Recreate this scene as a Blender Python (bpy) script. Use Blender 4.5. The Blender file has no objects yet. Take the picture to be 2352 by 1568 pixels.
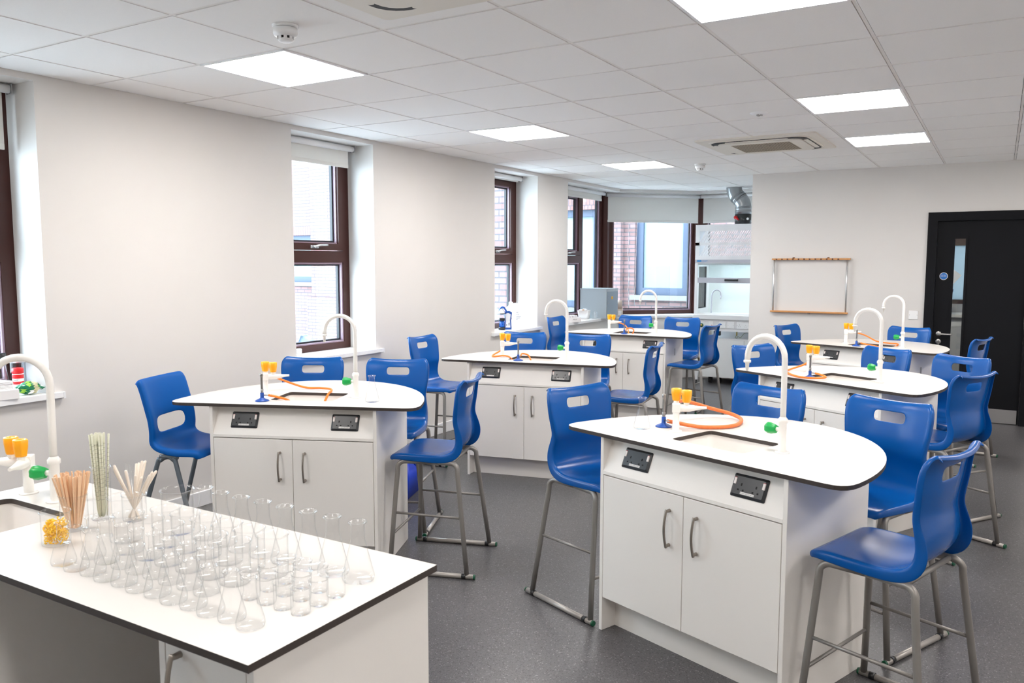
import bpy, bmesh, math, random
from mathutils import Vector, Matrix, geometry
R = math.radians
PI = math.pi
random.seed(7)
scene = bpy.context.scene
COL = scene.collection

# ------------------------------------------------------------------ camera
cam_d = bpy.data.cameras.new('camera')
cam = bpy.data.objects.new('camera', cam_d)
COL.objects.link(cam)
scene.camera = cam
CAM = Vector((4.464, -0.020, 1.598))
yaw, pitch, roll = -0.54010, -0.09576, 0.0007
fwd = Vector((math.sin(yaw) * math.cos(pitch), math.cos(yaw) * math.cos(pitch), math.sin(pitch)))
rt = Vector((math.cos(yaw), -math.sin(yaw), 0))
up = rt.cross(fwd)
r2 = rt * math.cos(roll) + up * math.sin(roll)
u2 = up * math.cos(roll) - rt * math.sin(roll)
m = Matrix((r2, u2, -fwd)).transposed().to_4x4()
m.translation = CAM
cam.matrix_world = m
cam_d.sensor_width = 36.0
cam_d.lens = 36.0 * 1864.6 / 2352.0
cam_d.clip_start = 0.05
cam_d.clip_end = 200
cam_d.dof.use_dof = True
cam_d.dof.focus_distance = 4.6
cam_d.dof.aperture_fstop = 9.0

# ------------------------------------------------------------------ world, view
world = bpy.data.worlds.new('sky')
scene.world = world
world.use_nodes = True
wn = world.node_tree.nodes
bg = wn['Background']
bg.inputs['Color'].default_value = (0.78, 0.89, 1.0, 1)
bg.inputs['Strength'].default_value = 13.0
scene.view_settings.view_transform = 'Standard'
scene.view_settings.look = 'None'
scene.view_settings.gamma = 1
scene.view_settings.exposure = 0.56
scene.view_settings.use_curve_mapping = False
cy = scene.cycles
cy.use_denoising = True
cy.max_bounces = 10
cy.diffuse_bounces = 6
cy.glossy_bounces = 4
cy.transmission_bounces = 8
cy.transparent_max_bounces = 80
cy.sample_clamp_indirect = 6
cy.caustics_reflective = False
cy.caustics_refractive = False
LAMP = 20.0          # ceiling panel emission
GX, GY, T = -0.2696, 2.1902, 0.6     # ceiling grid origin and tile size
CE = 2.599
YB = 9.358          # back wall plane
ZT = 0.876          # table top height


# ------------------------------------------------------------------ materials
def s2l(c):
    return tuple(((v / 12.92) if v <= 0.04045 else ((v + 0.055) / 1.055) ** 2.4) for v in (x / 255.0 for x in c))


MATS = {}


def mat(name, rgb, rough=0.5, metal=0.0, noise=0.0, nscale=200.0, bump=0.0, bscale=300.0, spec=0.5, coat=0.0, emis=None, estr=0.0):
    mt = bpy.data.materials.new(name)
    mt.use_nodes = True
    nt = mt.node_tree
    b = nt.nodes['Principled BSDF']
    c = s2l(rgb)
    b.inputs['Base Color'].default_value = (*c, 1)
    b.inputs['Roughness'].default_value = rough
    b.inputs['Metallic'].default_value = metal
    b.inputs['Specular IOR Level'].default_value = spec
    b.inputs['Coat Weight'].default_value = coat
    tc = nt.nodes.new('ShaderNodeTexCoord')
    if noise > 0:
        n = nt.nodes.new('ShaderNodeTexNoise')
        n.inputs['Scale'].default_value = nscale
        n.inputs['Detail'].default_value = 3
        nt.links.new(tc.outputs['Object'], n.inputs['Vector'])
        mx = nt.nodes.new('ShaderNodeMix')
        mx.data_type = 'RGBA'
        mx.inputs[6].default_value = (*[v * (1 - noise) for v in c], 1)
        mx.inputs[7].default_value = (*[min(1, v * (1 + noise)) for v in c], 1)
        nt.links.new(n.outputs['Fac'], mx.inputs[0])
        nt.links.new(mx.outputs[2], b.inputs['Base Color'])
    if bump > 0:
        n2 = nt.nodes.new('ShaderNodeTexNoise')
        n2.inputs['Scale'].default_value = bscale
        n2.inputs['Detail'].default_value = 2
        nt.links.new(tc.outputs['Object'], n2.inputs['Vector'])
        bp = nt.nodes.new('ShaderNodeBump')
        bp.inputs['Strength'].default_value = bump
        bp.inputs['Distance'].default_value = 0.002
        nt.links.new(n2.outputs['Fac'], bp.inputs['Height'])
        nt.links.new(bp.outputs['Normal'], b.inputs['Normal'])
    if emis:
        b.inputs['Emission Color'].default_value = (*s2l(emis), 1)
        b.inputs['Emission Strength'].default_value = estr
    MATS[name] = mt
    return mt


mat('wall_paint', (221, 217, 213), 0.75, noise=0.02, nscale=3, bump=0.08, bscale=400)
mat('trim_white', (243, 243, 244), 0.35)
mat('ceiling_tile', (250, 248, 246), 0.9, noise=0.03, nscale=250, bump=0.2, bscale=900)
mat('ceiling_grid', (240, 236, 232), 0.6)
mat('ceiling_void', (60, 56, 52), 0.9)
mat('chair_blue', (0, 80, 156), 0.25, spec=0.34, noise=0.05, nscale=6, bump=0.05, bscale=900)
mat('chair_blue_matt', (0, 80, 156), 0.42, spec=0.15, bump=0.05, bscale=900)
mat('leg_grey', (140, 136, 132), 0.35, metal=0.35)
mat('leg_slate', (95, 104, 112), 0.35, metal=0.3)
mat('skid_grey', (165, 160, 155), 0.35, metal=0.4)
mat('black_plastic', (26, 27, 30), 0.35)
mat('green_cap', (14, 84, 58), 0.4)
mat('laminate', (210, 206, 201), 0.42, noise=0.012, nscale=30)
mat('core_black', (58, 50, 46), 0.6, noise=0.15, nscale=120)
mat('cabinet', (238, 234, 229), 0.5, noise=0.012, nscale=400)
mat('kneehole_shade', (122, 114, 107), 0.6)
mat('added_lamp_glow', (255, 255, 255), 0.5, emis=(240, 250, 255), estr=9.0)
mat('cabinet_cool', (238, 238, 237), 0.5)
mat('sink_white', (232, 228, 224), 0.3)
mat('socket_black', (44, 46, 50), 0.28)
mat('socket_hole', (5, 5, 5), 0.8)
mat('switch_white', (240, 230, 226), 0.4)
mat('red_mark', (190, 30, 30), 0.4)
mat('label_white', (228, 226, 224), 0.5)
mat('ink', (60, 60, 66), 0.7)
mat('handle_metal', (150, 142, 134), 0.32, metal=0.75)
mat('tap_white', (244, 241, 236), 0.28)
mat('knob_orange', (255, 172, 14), 0.35)
mat('knob_green', (20, 165, 78), 0.3)
mat('knob_blue', (20, 60, 150), 0.3)
mat('hose_orange', (244, 126, 30), 0.5, noise=0.12, nscale=60)
mat('hose_worn', (228, 120, 60), 0.6, noise=0.2, nscale=60)
mat('burner_blue', (18, 74, 160), 0.4)
mat('burner_metal', (150, 148, 146), 0.28, metal=0.85, noise=0.25, nscale=60)
mat('window_brown', (64, 34, 29), 0.4, spec=0.3)
mat('window_gasket', (28, 30, 36), 0.5)
mat('window_bead', (150, 128, 142), 0.4)
mat('blind_fabric', (236, 233, 228), 0.8, bump=0.1, bscale=1500)
mat('door_black', (17, 18, 22), 0.6, spec=0.15, noise=0.1, nscale=300)
mat('steel', (168, 166, 164), 0.3, metal=0.85)
mat('steel_brushed', (150, 148, 148), 0.42, metal=0.5)
mat('wood', (206, 146, 88), 0.5, noise=0.12, nscale=25)
mat('wood_dark', (120, 78, 44), 0.7)
mat('splint_wood', (232, 196, 160), 0.7, noise=0.12, nscale=90)
mat('aluminium', (205, 205, 206), 0.25, metal=0.6)
mat('duct_metal', (165, 168, 170), 0.3, metal=0.8, noise=0.08, nscale=9)
mat('duct_black', (48, 49, 50), 0.35)
mat('red_plastic', (214, 22, 30), 0.35)
mat('fume_white', (236, 236, 237), 0.4)
mat('fume_rail', (190, 190, 198), 0.35)
mat('fume_inside', (226, 234, 232), 0.5)
mat('ac_cream', (232, 226, 215), 0.5)
mat('ac_grille', (190, 178, 158), 0.7)
mat('ac_dark', (28, 28, 28), 0.6)
mat('metal_cab', (168, 178, 184), 0.4)
mat('metal_cab_door', (134, 148, 160), 0.4)
mat('yellow', (250, 190, 20), 0.5)
mat('yellow_bits', (255, 206, 10), 0.45)
mat('paper', (240, 238, 238), 0.7)
mat('card', (206, 190, 178), 0.8)
mat('white_plastic', (246, 246, 246), 0.4)
mat('bin_blue', (6, 60, 200), 0.4)
mat('kit_blue', (20, 78, 160), 0.4)
mat('kit_clear_blue', (10, 100, 200), 0.2)
mat('amber', (150, 70, 10), 0.15)
mat('foil_green', (0, 110, 70), 0.3, metal=0.2)
mat('foil_lime', (150, 200, 60), 0.3)
mat('foil_beige', (196, 190, 150), 0.4)
mat('pipette', (206, 206, 184), 0.35, noise=0.1, nscale=200)
mat('pipette_marks', (90, 92, 76), 0.6)
mat('glass_rod', (244, 242, 238), 0.12)
mat('rod_cream', (240, 228, 214), 0.4)
mat('sign_blue', (24, 110, 190), 0.4)
mat('logo_blue', (30, 130, 190), 0.4)
mat('brass', (200, 170, 80), 0.3, metal=0.7)
mat('wire_green', (110, 120, 60), 0.6)
mat('pigeon_grey', (120, 140, 160), 0.7)
mat('beak_dark', (50, 50, 55), 0.5)
mat('ledge_stone', (104, 104, 106), 0.8)
mat('ground_grey', (205, 205, 205), 0.9, noise=0.2, nscale=3)
mat('hedge', (60, 84, 44), 0.9, noise=0.4, nscale=8)
mat('outer_frame', (44, 58, 80), 0.5)
mat('outer_curtain', (112, 130, 136), 0.8, noise=0.05, nscale=2)
mat('corridor', (190, 188, 186), 0.8)
mat('corridor_brown', (84, 60, 50), 0.6)
mat('corridor_blue', (20, 50, 130), 0.5)
mat('drip_white', (250, 250, 250), 0.5)
mat('diffuser', (255, 255, 255), 0.5, emis=(255, 250, 245), estr=LAMP)


def glassy(name, tint=(0.985, 0.99, 0.99), edge=(0.72, 0.78, 0.80), gloss=1.0, rough=0.02, ior=1.45, curve=3.0):
    mt = bpy.data.materials.new(name)
    mt.use_nodes = True
    nt = mt.node_tree
    nt.nodes.clear()
    out = nt.nodes.new('ShaderNodeOutputMaterial')
    tr = nt.nodes.new('ShaderNodeBsdfTransparent')
    gl = nt.nodes.new('ShaderNodeBsdfGlossy')
    gl.inputs['Roughness'].default_value = rough
    mx = nt.nodes.new('ShaderNodeMixShader')
    lw = nt.nodes.new('ShaderNodeLayerWeight')
    lw.inputs['Blend'].default_value = 0.5
    pw = nt.nodes.new('ShaderNodeMath')
    pw.operation = 'POWER'
    pw.inputs[1].default_value = curve
    nt.links.new(lw.outputs['Facing'], pw.inputs[0])
    cm = nt.nodes.new('ShaderNodeMix')
    cm.data_type = 'RGBA'
    cm.inputs[6].default_value = (*tint, 1)
    cm.inputs[7].default_value = (*edge, 1)
    nt.links.new(pw.outputs[0], cm.inputs[0])
    nt.links.new(cm.outputs[2], tr.inputs['Color'])
    p5 = nt.nodes.new('ShaderNodeMath')        # Schlick reflectance, same from both sides
    p5.operation = 'POWER'
    p5.inputs[1].default_value = 4.5
    nt.links.new(lw.outputs['Facing'], p5.inputs[0])
    ml = nt.nodes.new('ShaderNodeMath')
    ml.operation = 'MULTIPLY_ADD'
    ml.inputs[1].default_value = 0.9 * gloss
    ml.inputs[2].default_value = 0.05 * gloss
    nt.links.new(p5.outputs[0], ml.inputs[0])
    nt.links.new(ml.outputs[0], mx.inputs[0])
    nt.links.new(tr.outputs[0], mx.inputs[1])
    nt.links.new(gl.outputs[0], mx.inputs[2])
    nt.links.new(mx.outputs[0], out.inputs['Surface'])
    MATS[name] = mt
    return mt


bf = MATS['blind_fabric']
nt = bf.node_tree
pb = nt.nodes['Principled BSDF']
tl = nt.nodes.new('ShaderNodeBsdfTranslucent')
tl.inputs['Color'].default_value = (0.80, 0.84, 0.82, 1)
ms = nt.nodes.new('ShaderNodeMixShader')
ms.inputs[0].default_value = 0.16
nt.links.new(pb.outputs[0], ms.inputs[1])
nt.links.new(tl.outputs[0], ms.inputs[2])
nt.links.new(ms.outputs[0], nt.nodes['Material Output'].inputs['Surface'])
glassy('glass', tint=(0.997, 0.998, 0.998), edge=(0.74, 0.79, 0.81), curve=6.0, gloss=1.0)
mf = mat('frosted', (170, 180, 180), 0.6)
nt = mf.node_tree
tl = nt.nodes.new('ShaderNodeBsdfTranslucent')
tl.inputs['Color'].default_value = (0.30, 0.34, 0.36, 1)
ms = nt.nodes.new('ShaderNodeMixShader')
ms.inputs[0].default_value = 0.5
nt.links.new(nt.nodes['Principled BSDF'].outputs[0], ms.inputs[1])
nt.links.new(tl.outputs[0], ms.inputs[2])
nt.links.new(ms.outputs[0], nt.nodes['Material Output'].inputs['Surface'])
glassy('pane', tint=(0.93, 0.97, 0.98), edge=(0.8, 0.88, 0.9), gloss=0.8, ior=1.4)
glassy('clear_plastic', tint=(0.9, 0.92, 0.95), edge=(0.6, 0.65, 0.7), curve=2.0)


def brick(name, c1, c2, mortar, bw=0.225, bh=0.075, axis='xz'):
    mt = bpy.data.materials.new(name)
    mt.use_nodes = True
    nt = mt.node_tree
    b = nt.nodes['Principled BSDF']
    b.inputs['Roughness'].default_value = 0.9
    tc = nt.nodes.new('ShaderNodeTexCoord')
    sp = nt.nodes.new('ShaderNodeSeparateXYZ')
    nt.links.new(tc.outputs['Object'], sp.inputs[0])
    cb = nt.nodes.new('ShaderNodeCombineXYZ')
    sm = nt.nodes.new('ShaderNodeMath')
    nt.links.new(sp.outputs['X'], sm.inputs[0])
    nt.links.new(sp.outputs['Y'], sm.inputs[1])
    nt.links.new(sm.outputs[0], cb.inputs['X'])
    nt.links.new(sp.outputs['Z'], cb.inputs['Y'])
    bt = nt.nodes.new('ShaderNodeTexBrick')
    bt.inputs['Scale'].default_value = 1.0
    bt.inputs['Brick Width'].default_value = bw
    bt.inputs['Row Height'].default_value = bh
    bt.inputs['Mortar Size'].default_value = 0.009
    bt.inputs['Color1'].default_value = (*s2l(c1), 1)
    bt.inputs['Color2'].default_value = (*s2l(c2), 1)
    bt.inputs['Mortar'].default_value = (*s2l(mortar), 1)
    nt.links.new(cb.outputs[0], bt.inputs['Vector'])
    nt.links.new(bt.outputs['Color'], b.inputs['Base Color'])
    MATS[name] = mt


brick('brick_x', (118, 92, 92), (100, 76, 74), (66, 66, 70))
brick('brick_y', (118, 92, 92), (100, 76, 74), (66, 66, 70), axis='yz')
brick('soldier_x', (124, 86, 82), (110, 76, 72), (66, 66, 70), bw=0.075, bh=0.225)

# speckled floor
mt = mat('floor_vinyl', (118, 116, 117), 0.33, spec=0.45)
nt = mt.node_tree
b = nt.nodes['Principled BSDF']
tc = nt.nodes.new('ShaderNodeTexCoord')
vo = nt.nodes.new('ShaderNodeTexVoronoi')
vo.inputs['Scale'].default_value = 230
nt.links.new(tc.outputs['Object'], vo.inputs['Vector'])
wnz = nt.nodes.new('ShaderNodeTexWhiteNoise')
nt.links.new(vo.outputs['Color'], wnz.inputs['Vector'])
rp = nt.nodes.new('ShaderNodeValToRGB')
rp.color_ramp.interpolation = 'CONSTANT'
els = rp.color_ramp.elements
els[0].position = 0.0
els[0].color = (*s2l((65, 63, 65)), 1)
els[1].position = 0.12
els[1].color = (*s2l((85, 84, 85)), 1)
for p, c in ((0.5, (91, 89, 91)), (0.85, (98, 96, 98)), (0.965, (133, 132, 133))):
    e = els.new(p)
    e.color = (*s2l(c), 1)
nt.links.new(wnz.outputs['Value'], rp.inputs[0])
nz = nt.nodes.new('ShaderNodeTexNoise')
nz.inputs['Scale'].default_value = 0.9
nt.links.new(tc.outputs['Object'], nz.inputs['Vector'])
mx = nt.nodes.new('ShaderNodeMix')
mx.data_type = 'RGBA'
mx.blend_type = 'MULTIPLY'
mx.inputs[0].default_value = 0.2
nt.links.new(rp.outputs['Color'], mx.inputs[6])
nt.links.new(nz.outputs['Fac'], mx.inputs[7])
nt.links.new(mx.outputs[2], b.inputs['Base Color'])


# ------------------------------------------------------------------ mesh builder
class MB:
    def __init__(self):
        self.bm = bmesh.new()
        self.mats = []
        self.cur = 0
        self.smooth = False
        self.M = Matrix.Identity(4)

    def use(self, m):
        if m not in self.mats:
            self.mats.append(m)
        self.cur = self.mats.index(m)
        return self

    def v(self, p):
        return self.bm.verts.new(self.M @ Vector(p))

    def f(self, vs, smooth=None):
        try:
            fc = self.bm.faces.new(vs)
        except ValueError:
            return None
        fc.material_index = self.cur
        fc.smooth = self.smooth if smooth is None else smooth
        return fc

    def box(self, x0, x1, y0, y1, z0, z1, bev=0.0, seg=2):
        vs = [self.v(p) for p in ((x0, y0, z0), (x1, y0, z0), (x1, y1, z0), (x0, y1, z0), (x0, y0, z1), (x1, y0, z1), (x1, y1, z1), (x0, y1, z1))]
        fs = [self.f([vs[i] for i in q], False) for q in ((0, 3, 2, 1), (4, 5, 6, 7), (0, 1, 5, 4), (1, 2, 6, 5), (2, 3, 7, 6), (3, 0, 4, 7))]
        if bev > 0:
            es = list({e for fc in fs for e in fc.edges})
            bmesh.ops.bevel(self.bm, geom=es, offset=bev, segments=seg, affect='EDGES', profile=0.5, material=-1)
        return self

    def quad(self, a, b, c, d):
        self.f([self.v(a), self.v(b), self.v(c), self.v(d)], False)
        return self

    def tube(self, pts, r, seg=10, caps=True):
        pts = [Vector(p) for p in pts]
        n = len(pts)
        rr = r if isinstance(r, (list, tuple)) else [r] * n
        rings = []
        prev = None
        for i, p in enumerate(pts):
            t = (pts[min(i + 1, n - 1)] - pts[max(i - 1, 0)])
            if t.length < 1e-9:
                t = Vector((0, 0, 1))
            t.normalize()
            if prev is None:
                a = Vector((0, 0, 1)) if abs(t.z) < 0.9 else Vector((1, 0, 0))
                nx = t.cross(a).normalized()
            else:
                nx = (prev - t * prev.dot(t))
                nx = nx.normalized() if nx.length > 1e-6 else t.orthogonal().normalized()
            prev = nx
            ny = t.cross(nx)
            rings.append([self.v(p + (nx * math.cos(2 * PI * k / seg) + ny * math.sin(2 * PI * k / seg)) * rr[i]) for k in range(seg)])
        for i in range(n - 1):
            for k in range(seg):
                self.f([rings[i][k], rings[i][(k + 1) % seg], rings[i + 1][(k + 1) % seg], rings[i + 1][k]], True)
        if caps:
            self.f(list(reversed(rings[0])), False)
            self.f(rings[-1], False)
        return self

    def lathe(self, prof, seg=24, cx=0, cy=0, cz=0, smooth=True, fn=None):
        rings = []
        for (r, z) in prof:
            if r < 1e-6:
                rings.append([self.v((cx, cy, cz + z))])
            else:
                ring = []
                for k in range(seg):
                    a = 2 * PI * k / seg
                    q = r * (fn(a, z) if fn else 1)
                    ring.append(self.v((cx + q * math.cos(a), cy + q * math.sin(a), cz + z)))
                rings.append(ring)
        for i in range(len(rings) - 1):
            A, B = rings[i], rings[i + 1]
            for k in range(seg):
                k2 = (k + 1) % seg
                if len(A) == 1 and len(B) == 1:
                    continue
                if len(A) == 1:
                    self.f([A[0], B[k2], B[k]][::-1], smooth)
                elif len(B) == 1:
                    self.f([A[k], A[k2], B[0]], smooth)
                else:
                    self.f([A[k], A[k2], B[k2], B[k]], smooth)
        return self

    def prism(self, outer, z0, z1, hole=None, side=None, top=None):
        top = top or self.mats[self.cur]
        side = side or top
        loops = [outer] + ([hole] if hole else [])
        pl = [[Vector((x, y, 0)) for x, y in lp] for lp in loops]
        flat = [p for lp in pl for p in lp]
        tris = geometry.tessellate_polygon(pl)
        self.use(top)
        vt = [self.v((p.x, p.y, z1)) for p in flat]
        vb = [self.v((p.x, p.y, z0)) for p in flat]
        for t in tris:
            a, b_, c = t
            nrm = (flat[b_] - flat[a]).cross(flat[c] - flat[a]).z
            tt = (a, b_, c) if nrm > 0 else (c, b_, a)
            self.f([vt[i] for i in tt], False)
            self.f([vb[i] for i in reversed(tt)], False)
        self.use(side)
        o = 0
        for lp in loops:
            n = len(lp)
            for i in range(n):
                j = (i + 1) % n
                self.f([vb[o + i], vb[o + j], vt[o + j], vt[o + i]], n > 24 and False)
            o += n
        return self

    def ring(self, x0, x1, z0, z1, w, y0, y1, axis='x'):
        """rectangular frame in a vertical plane; w = (left, right, bottom, top) widths"""
        l, r_, bt, tp = w
        B = (lambda a0, a1, c0, c1: self.box(a0, a1, y0, y1, c0, c1)) if axis == 'x' else (lambda a0, a1, c0, c1: self.box(y0, y1, a0, a1, c0, c1))
        if l: B(x0, x0 + l, z0, z1)
        if r_: B(x1 - r_, x1, z0, z1)
        if bt: B(x0 + l, x1 - r_, z0, z0 + bt)
        if tp: B(x0 + l, x1 - r_, z1 - tp, z1)
        return self

    def build(self, name, material=None, parent=None, loc=(0, 0, 0), rot=(0, 0, 0), recalc=True):
        if recalc:
            bmesh.ops.recalc_face_normals(self.bm, faces=self.bm.faces[:])
        me = bpy.data.meshes.new(name)
        self.bm.to_mesh(me)
        self.bm.free()
        for mname in (self.mats or [material]):
            me.materials.append(MATS[mname])
        o = bpy.data.objects.new(name, me)
        COL.objects.link(o)
        o.parent = parent
        o.location = loc
        o.rotation_euler = rot
        return o


def mb(m):
    return MB().use(m)


def tag(o, label=None, cat=None, group=None, kind=None):
    if label: o['label'] = label
    if cat: o['category'] = cat
    if group: o['group'] = group
    if kind: o['kind'] = kind
    return o


def empty(name, loc=(0, 0, 0), rz=0.0, label=None, cat=None, group=None):
    o = bpy.data.objects.new(name, None)
    COL.objects.link(o)
    o.empty_display_size = 0.1
    o.location = loc
    o.rotation_euler = (0, 0, rz)
    return tag(o, label, cat, group)


def kids(o):
    return [c for c in bpy.data.objects if c.parent == o]


CH = {}


def index_children():
    CH.clear()
    for c in bpy.data.objects:
        if c.parent:
            CH.setdefault(c.parent.name, []).append(c)


def copy_tree(o, parent=None):
    c = o.copy()
    COL.objects.link(c)
    c.parent = parent
    for ch in CH.get(o.name, []):
        copy_tree(ch, c)
    return c


def struct(o):
    o['kind'] = 'structure'
    return o


def arc(c, r, a0, a1, n, f):
    return [f(c, r, a0 + (a1 - a0) * i / n) for i in range(n + 1)]


def rrect(x0, x1, y0, y1, r, n=5):
    pts = []
    for cx, cy_, a in ((x1 - r, y0 + r, -90), (x1 - r, y1 - r, 0), (x0 + r, y1 - r, 90), (x0 + r, y0 + r, 180)):
        for i in range(n + 1):
            t = R(a + 90 * i / n)
            pts.append((cx + r * math.cos(t), cy_ + r * math.sin(t)))
    return pts


def smooth_path(pts, n=6):
    """Catmull-Rom through points"""
    P = [Vector(p) for p in pts]
    P = [P[0] * 2 - P[1]] + P + [P[-1] * 2 - P[-2]]
    out = []
    for i in range(1, len(P) - 2):
        for k in range(n):
            t = k / n
            a, b_, c, d = P[i - 1], P[i], P[i + 1], P[i + 2]
            out.append(0.5 * ((2 * b_) + (c - a) * t + (2 * a - 5 * b_ + 4 * c - d) * t * t + (-a + 3 * b_ - 3 * c + d) * t ** 3))
    out.append(P[-2])
    return out


def text_mesh(name, body, size, material, parent, M, depth=0.0002):
    cu = bpy.data.curves.new(name, 'FONT')
    cu.body = body
    cu.size = size
    cu.align_x = 'CENTER'
    cu.align_y = 'CENTER'
    cu.extrude = depth
    cu.resolution_u = 2
    tmp = bpy.data.objects.new('tmp', cu)
    COL.objects.link(tmp)
    dg = bpy.context.evaluated_depsgraph_get()
    me = bpy.data.meshes.new_from_object(tmp.evaluated_get(dg))
    bpy.data.objects.remove(tmp)
    me.materials.clear()
    me.materials.append(MATS[material])
    me.transform(M)
    o = bpy.data.objects.new(name, me)
    COL.objects.link(o)
    o.parent = parent
    return o


def apply_mods(o):
    dg = bpy.context.evaluated_depsgraph_get()
    me = bpy.data.meshes.new_from_object(o.evaluated_get(dg))
    o.modifiers.clear()
    o.data = me
    return o


FRONT = Matrix.Rotation(R(90), 4, 'X')      # text lying in xz plane, readable from -y

# ================================================================== ROOM
XR, Y0 = 6.9, -1.6
CORN = (0.0, 10.25)
CH2 = (0.85, 11.10)
YF = 11.10
XN = 2.45      # niche right wall

# floor
struct(mb('floor_vinyl').box(-0.3, XR, Y0, 13.6, -0.08, 0.0).build('floor'))

# ceiling: tiles + grid in one mesh
c = mb('ceiling_void')
c.box(-0.36, XR, Y0, YF + 0.3, CE + 0.05, CE + 0.1)
LIGHTS = [(1, 2), (5, 2), (9, 2), (1, 6), (5, 6), (8, 6), (-3, 2), (-3, 6), (1, 10), (5, 10), (9, 10), (-3, 10)]
ACS = [(5.0, 8.1), (5.0, 0.0)]
c.use('ceiling_tile')
for i in range(-7, 15):
    for j in range(0, 13):
        if (i, j) in LIGHTS:
            continue
        x0, x1 = GX + j * T + 0.0105, GX + (j + 1) * T - 0.0105
        y0, y1 = GY + i * T + 0.0105, GY + (i + 1) * T - 0.0105
        x0, x1 = max(x0, 0.004), min(x1, XR)
        y0, y1 = max(y0, Y0), min(y1, YF)
        if x1 - x0 < 0.02 or y1 - y0 < 0.02:
            continue
        dz = random.uniform(-0.0008, 0.0008)
        c.box(x0, x1, y0, y1, CE + dz, CE + 0.012)
c.use('ceiling_grid')
for j in range(0, 13):
    x = GX + j * T
    if x > 0: c.box(x - 0.0075, x + 0.0075, Y0, YF, CE + 0.002, CE + 0.02)
for i in range(-7, 16):
    y = GY + i * T
    if Y0 < y < YF: c.box(0, XR, y - 0.0075, y + 0.0075, CE + 0.0021, CE + 0.0199)
struct(c.build('ceiling'))

# left wall with window openings
W = [(-1.2, -0.3), (1.57, 2.470), (4.305, 5.205), (7.078, 7.980)]
ZS, ZH = 0.885, 2.565
XO = -0.36
c = mb('wall_paint')
ys = [Y0] + [v for w in W for v in w] + [8.72]
for k in range(0, len(ys), 2):
    c.box(XO, 0, ys[k], ys[k + 1], 0, CE + 0.05)
for a, b_ in W:
    c.box(XO, 0, a, b_, 0, ZS - 0.03)
    c.box(XO, 0, a, b_, ZH, CE + 0.05)
struct(c.build('wall_left'))

# bay: low wall, chamfer and far wall (prisms in plan)
def strip(c, inner, outer, z0, z1):
    poly = inner + outer[::-1]
    c.prism(poly, z0, z1)

inn = [(0.0, 8.72), CORN, CH2, (XN + 0.1, YF)]
outr = [(XO, 8.72), (XO, CORN[1] + 0.15), (CH2[0] - 0.15, YF + 0.36), (XN + 0.1, YF + 0.36)]
c = mb('wall_paint')
strip(c, inn, outr, 0, ZS - 0.03)
strip(c, inn, outr, ZH, CE + 0.05)
struct(c.build('wall_far'))
# window board in the bay
c = mb('trim_white')
ib = [(0.035, 8.66), (0.035, CORN[1] - 0.015), (CH2[0] + 0.015, YF - 0.035), (XN, YF - 0.035)]
ob = [(-0.28, 8.72), (-0.28, CORN[1] + 0.116), (CH2[0] - 0.116, YF + 0.28), (XN, YF + 0.28)]
strip(c, ib, ob, ZS - 0.03, ZS)
struct(c.build('trim_3'))
# back wall with door opening
DX0, DX1, DZ = 3.805, 4.775, 2.118
c = mb('wall_paint')
c.box(2.012, DX0, YB, YB + 0.13, 0, CE + 0.05)
c.box(DX1, XR, YB, YB + 0.13, 0, CE + 0.05)
c.box(DX0, DX1, YB, YB + 0.13, DZ, CE + 0.05)
struct(c.build('wall_back'))
struct(mb('wall_paint').box(XN, XN + 0.12, YB + 0.13, YF + 0.36, 0, CE + 0.05).build('wall_niche'))
struct(mb('wall_paint').box(XR, XR + 0.12, Y0 - 0.12, YB + 0.13, 0, CE + 0.05).build('wall_right'))
struct(mb('wall_paint').box(-0.36, XR, Y0 - 0.12, Y0, 0, CE + 0.05).build('wall_front'))
# skirtings
c = mb('trim_white')
c.box(0.0, 0.016, Y0, CORN[1] - 0.01, 0, 0.1, bev=0.003, seg=1)
struct(c.build('baseboard_left'))
c = mb('trim_white')
c.box(2.012, DX0 - 0.09, YB - 0.016, YB, 0, 0.1)
c.box(DX1 + 0.09, XR, YB - 0.016, YB, 0, 0.1)
struct(c.build('baseboard_back'))

# window boards of the three single windows
for k, (a, b_) in enumerate(W):
    c = mb('trim_white').prism([(-0.285, a), (0.0005, a), (0.0005, a - 0.055), (0.035, a - 0.055), (0.035, b_ + 0.055), (0.0005, b_ + 0.055), (0.0005, b_), (-0.285, b_)], ZS - 0.0295, ZS)
    c.box(0.0, 0.037, a - 0.066, a - 0.055, ZS - 0.034, ZS + 0.002)
    c.box(0.0, 0.037, b_ + 0.055, b_ + 0.066, ZS - 0.034, ZS + 0.002)
    struct(c.build('trim_%d' % (k + 4)))


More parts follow.
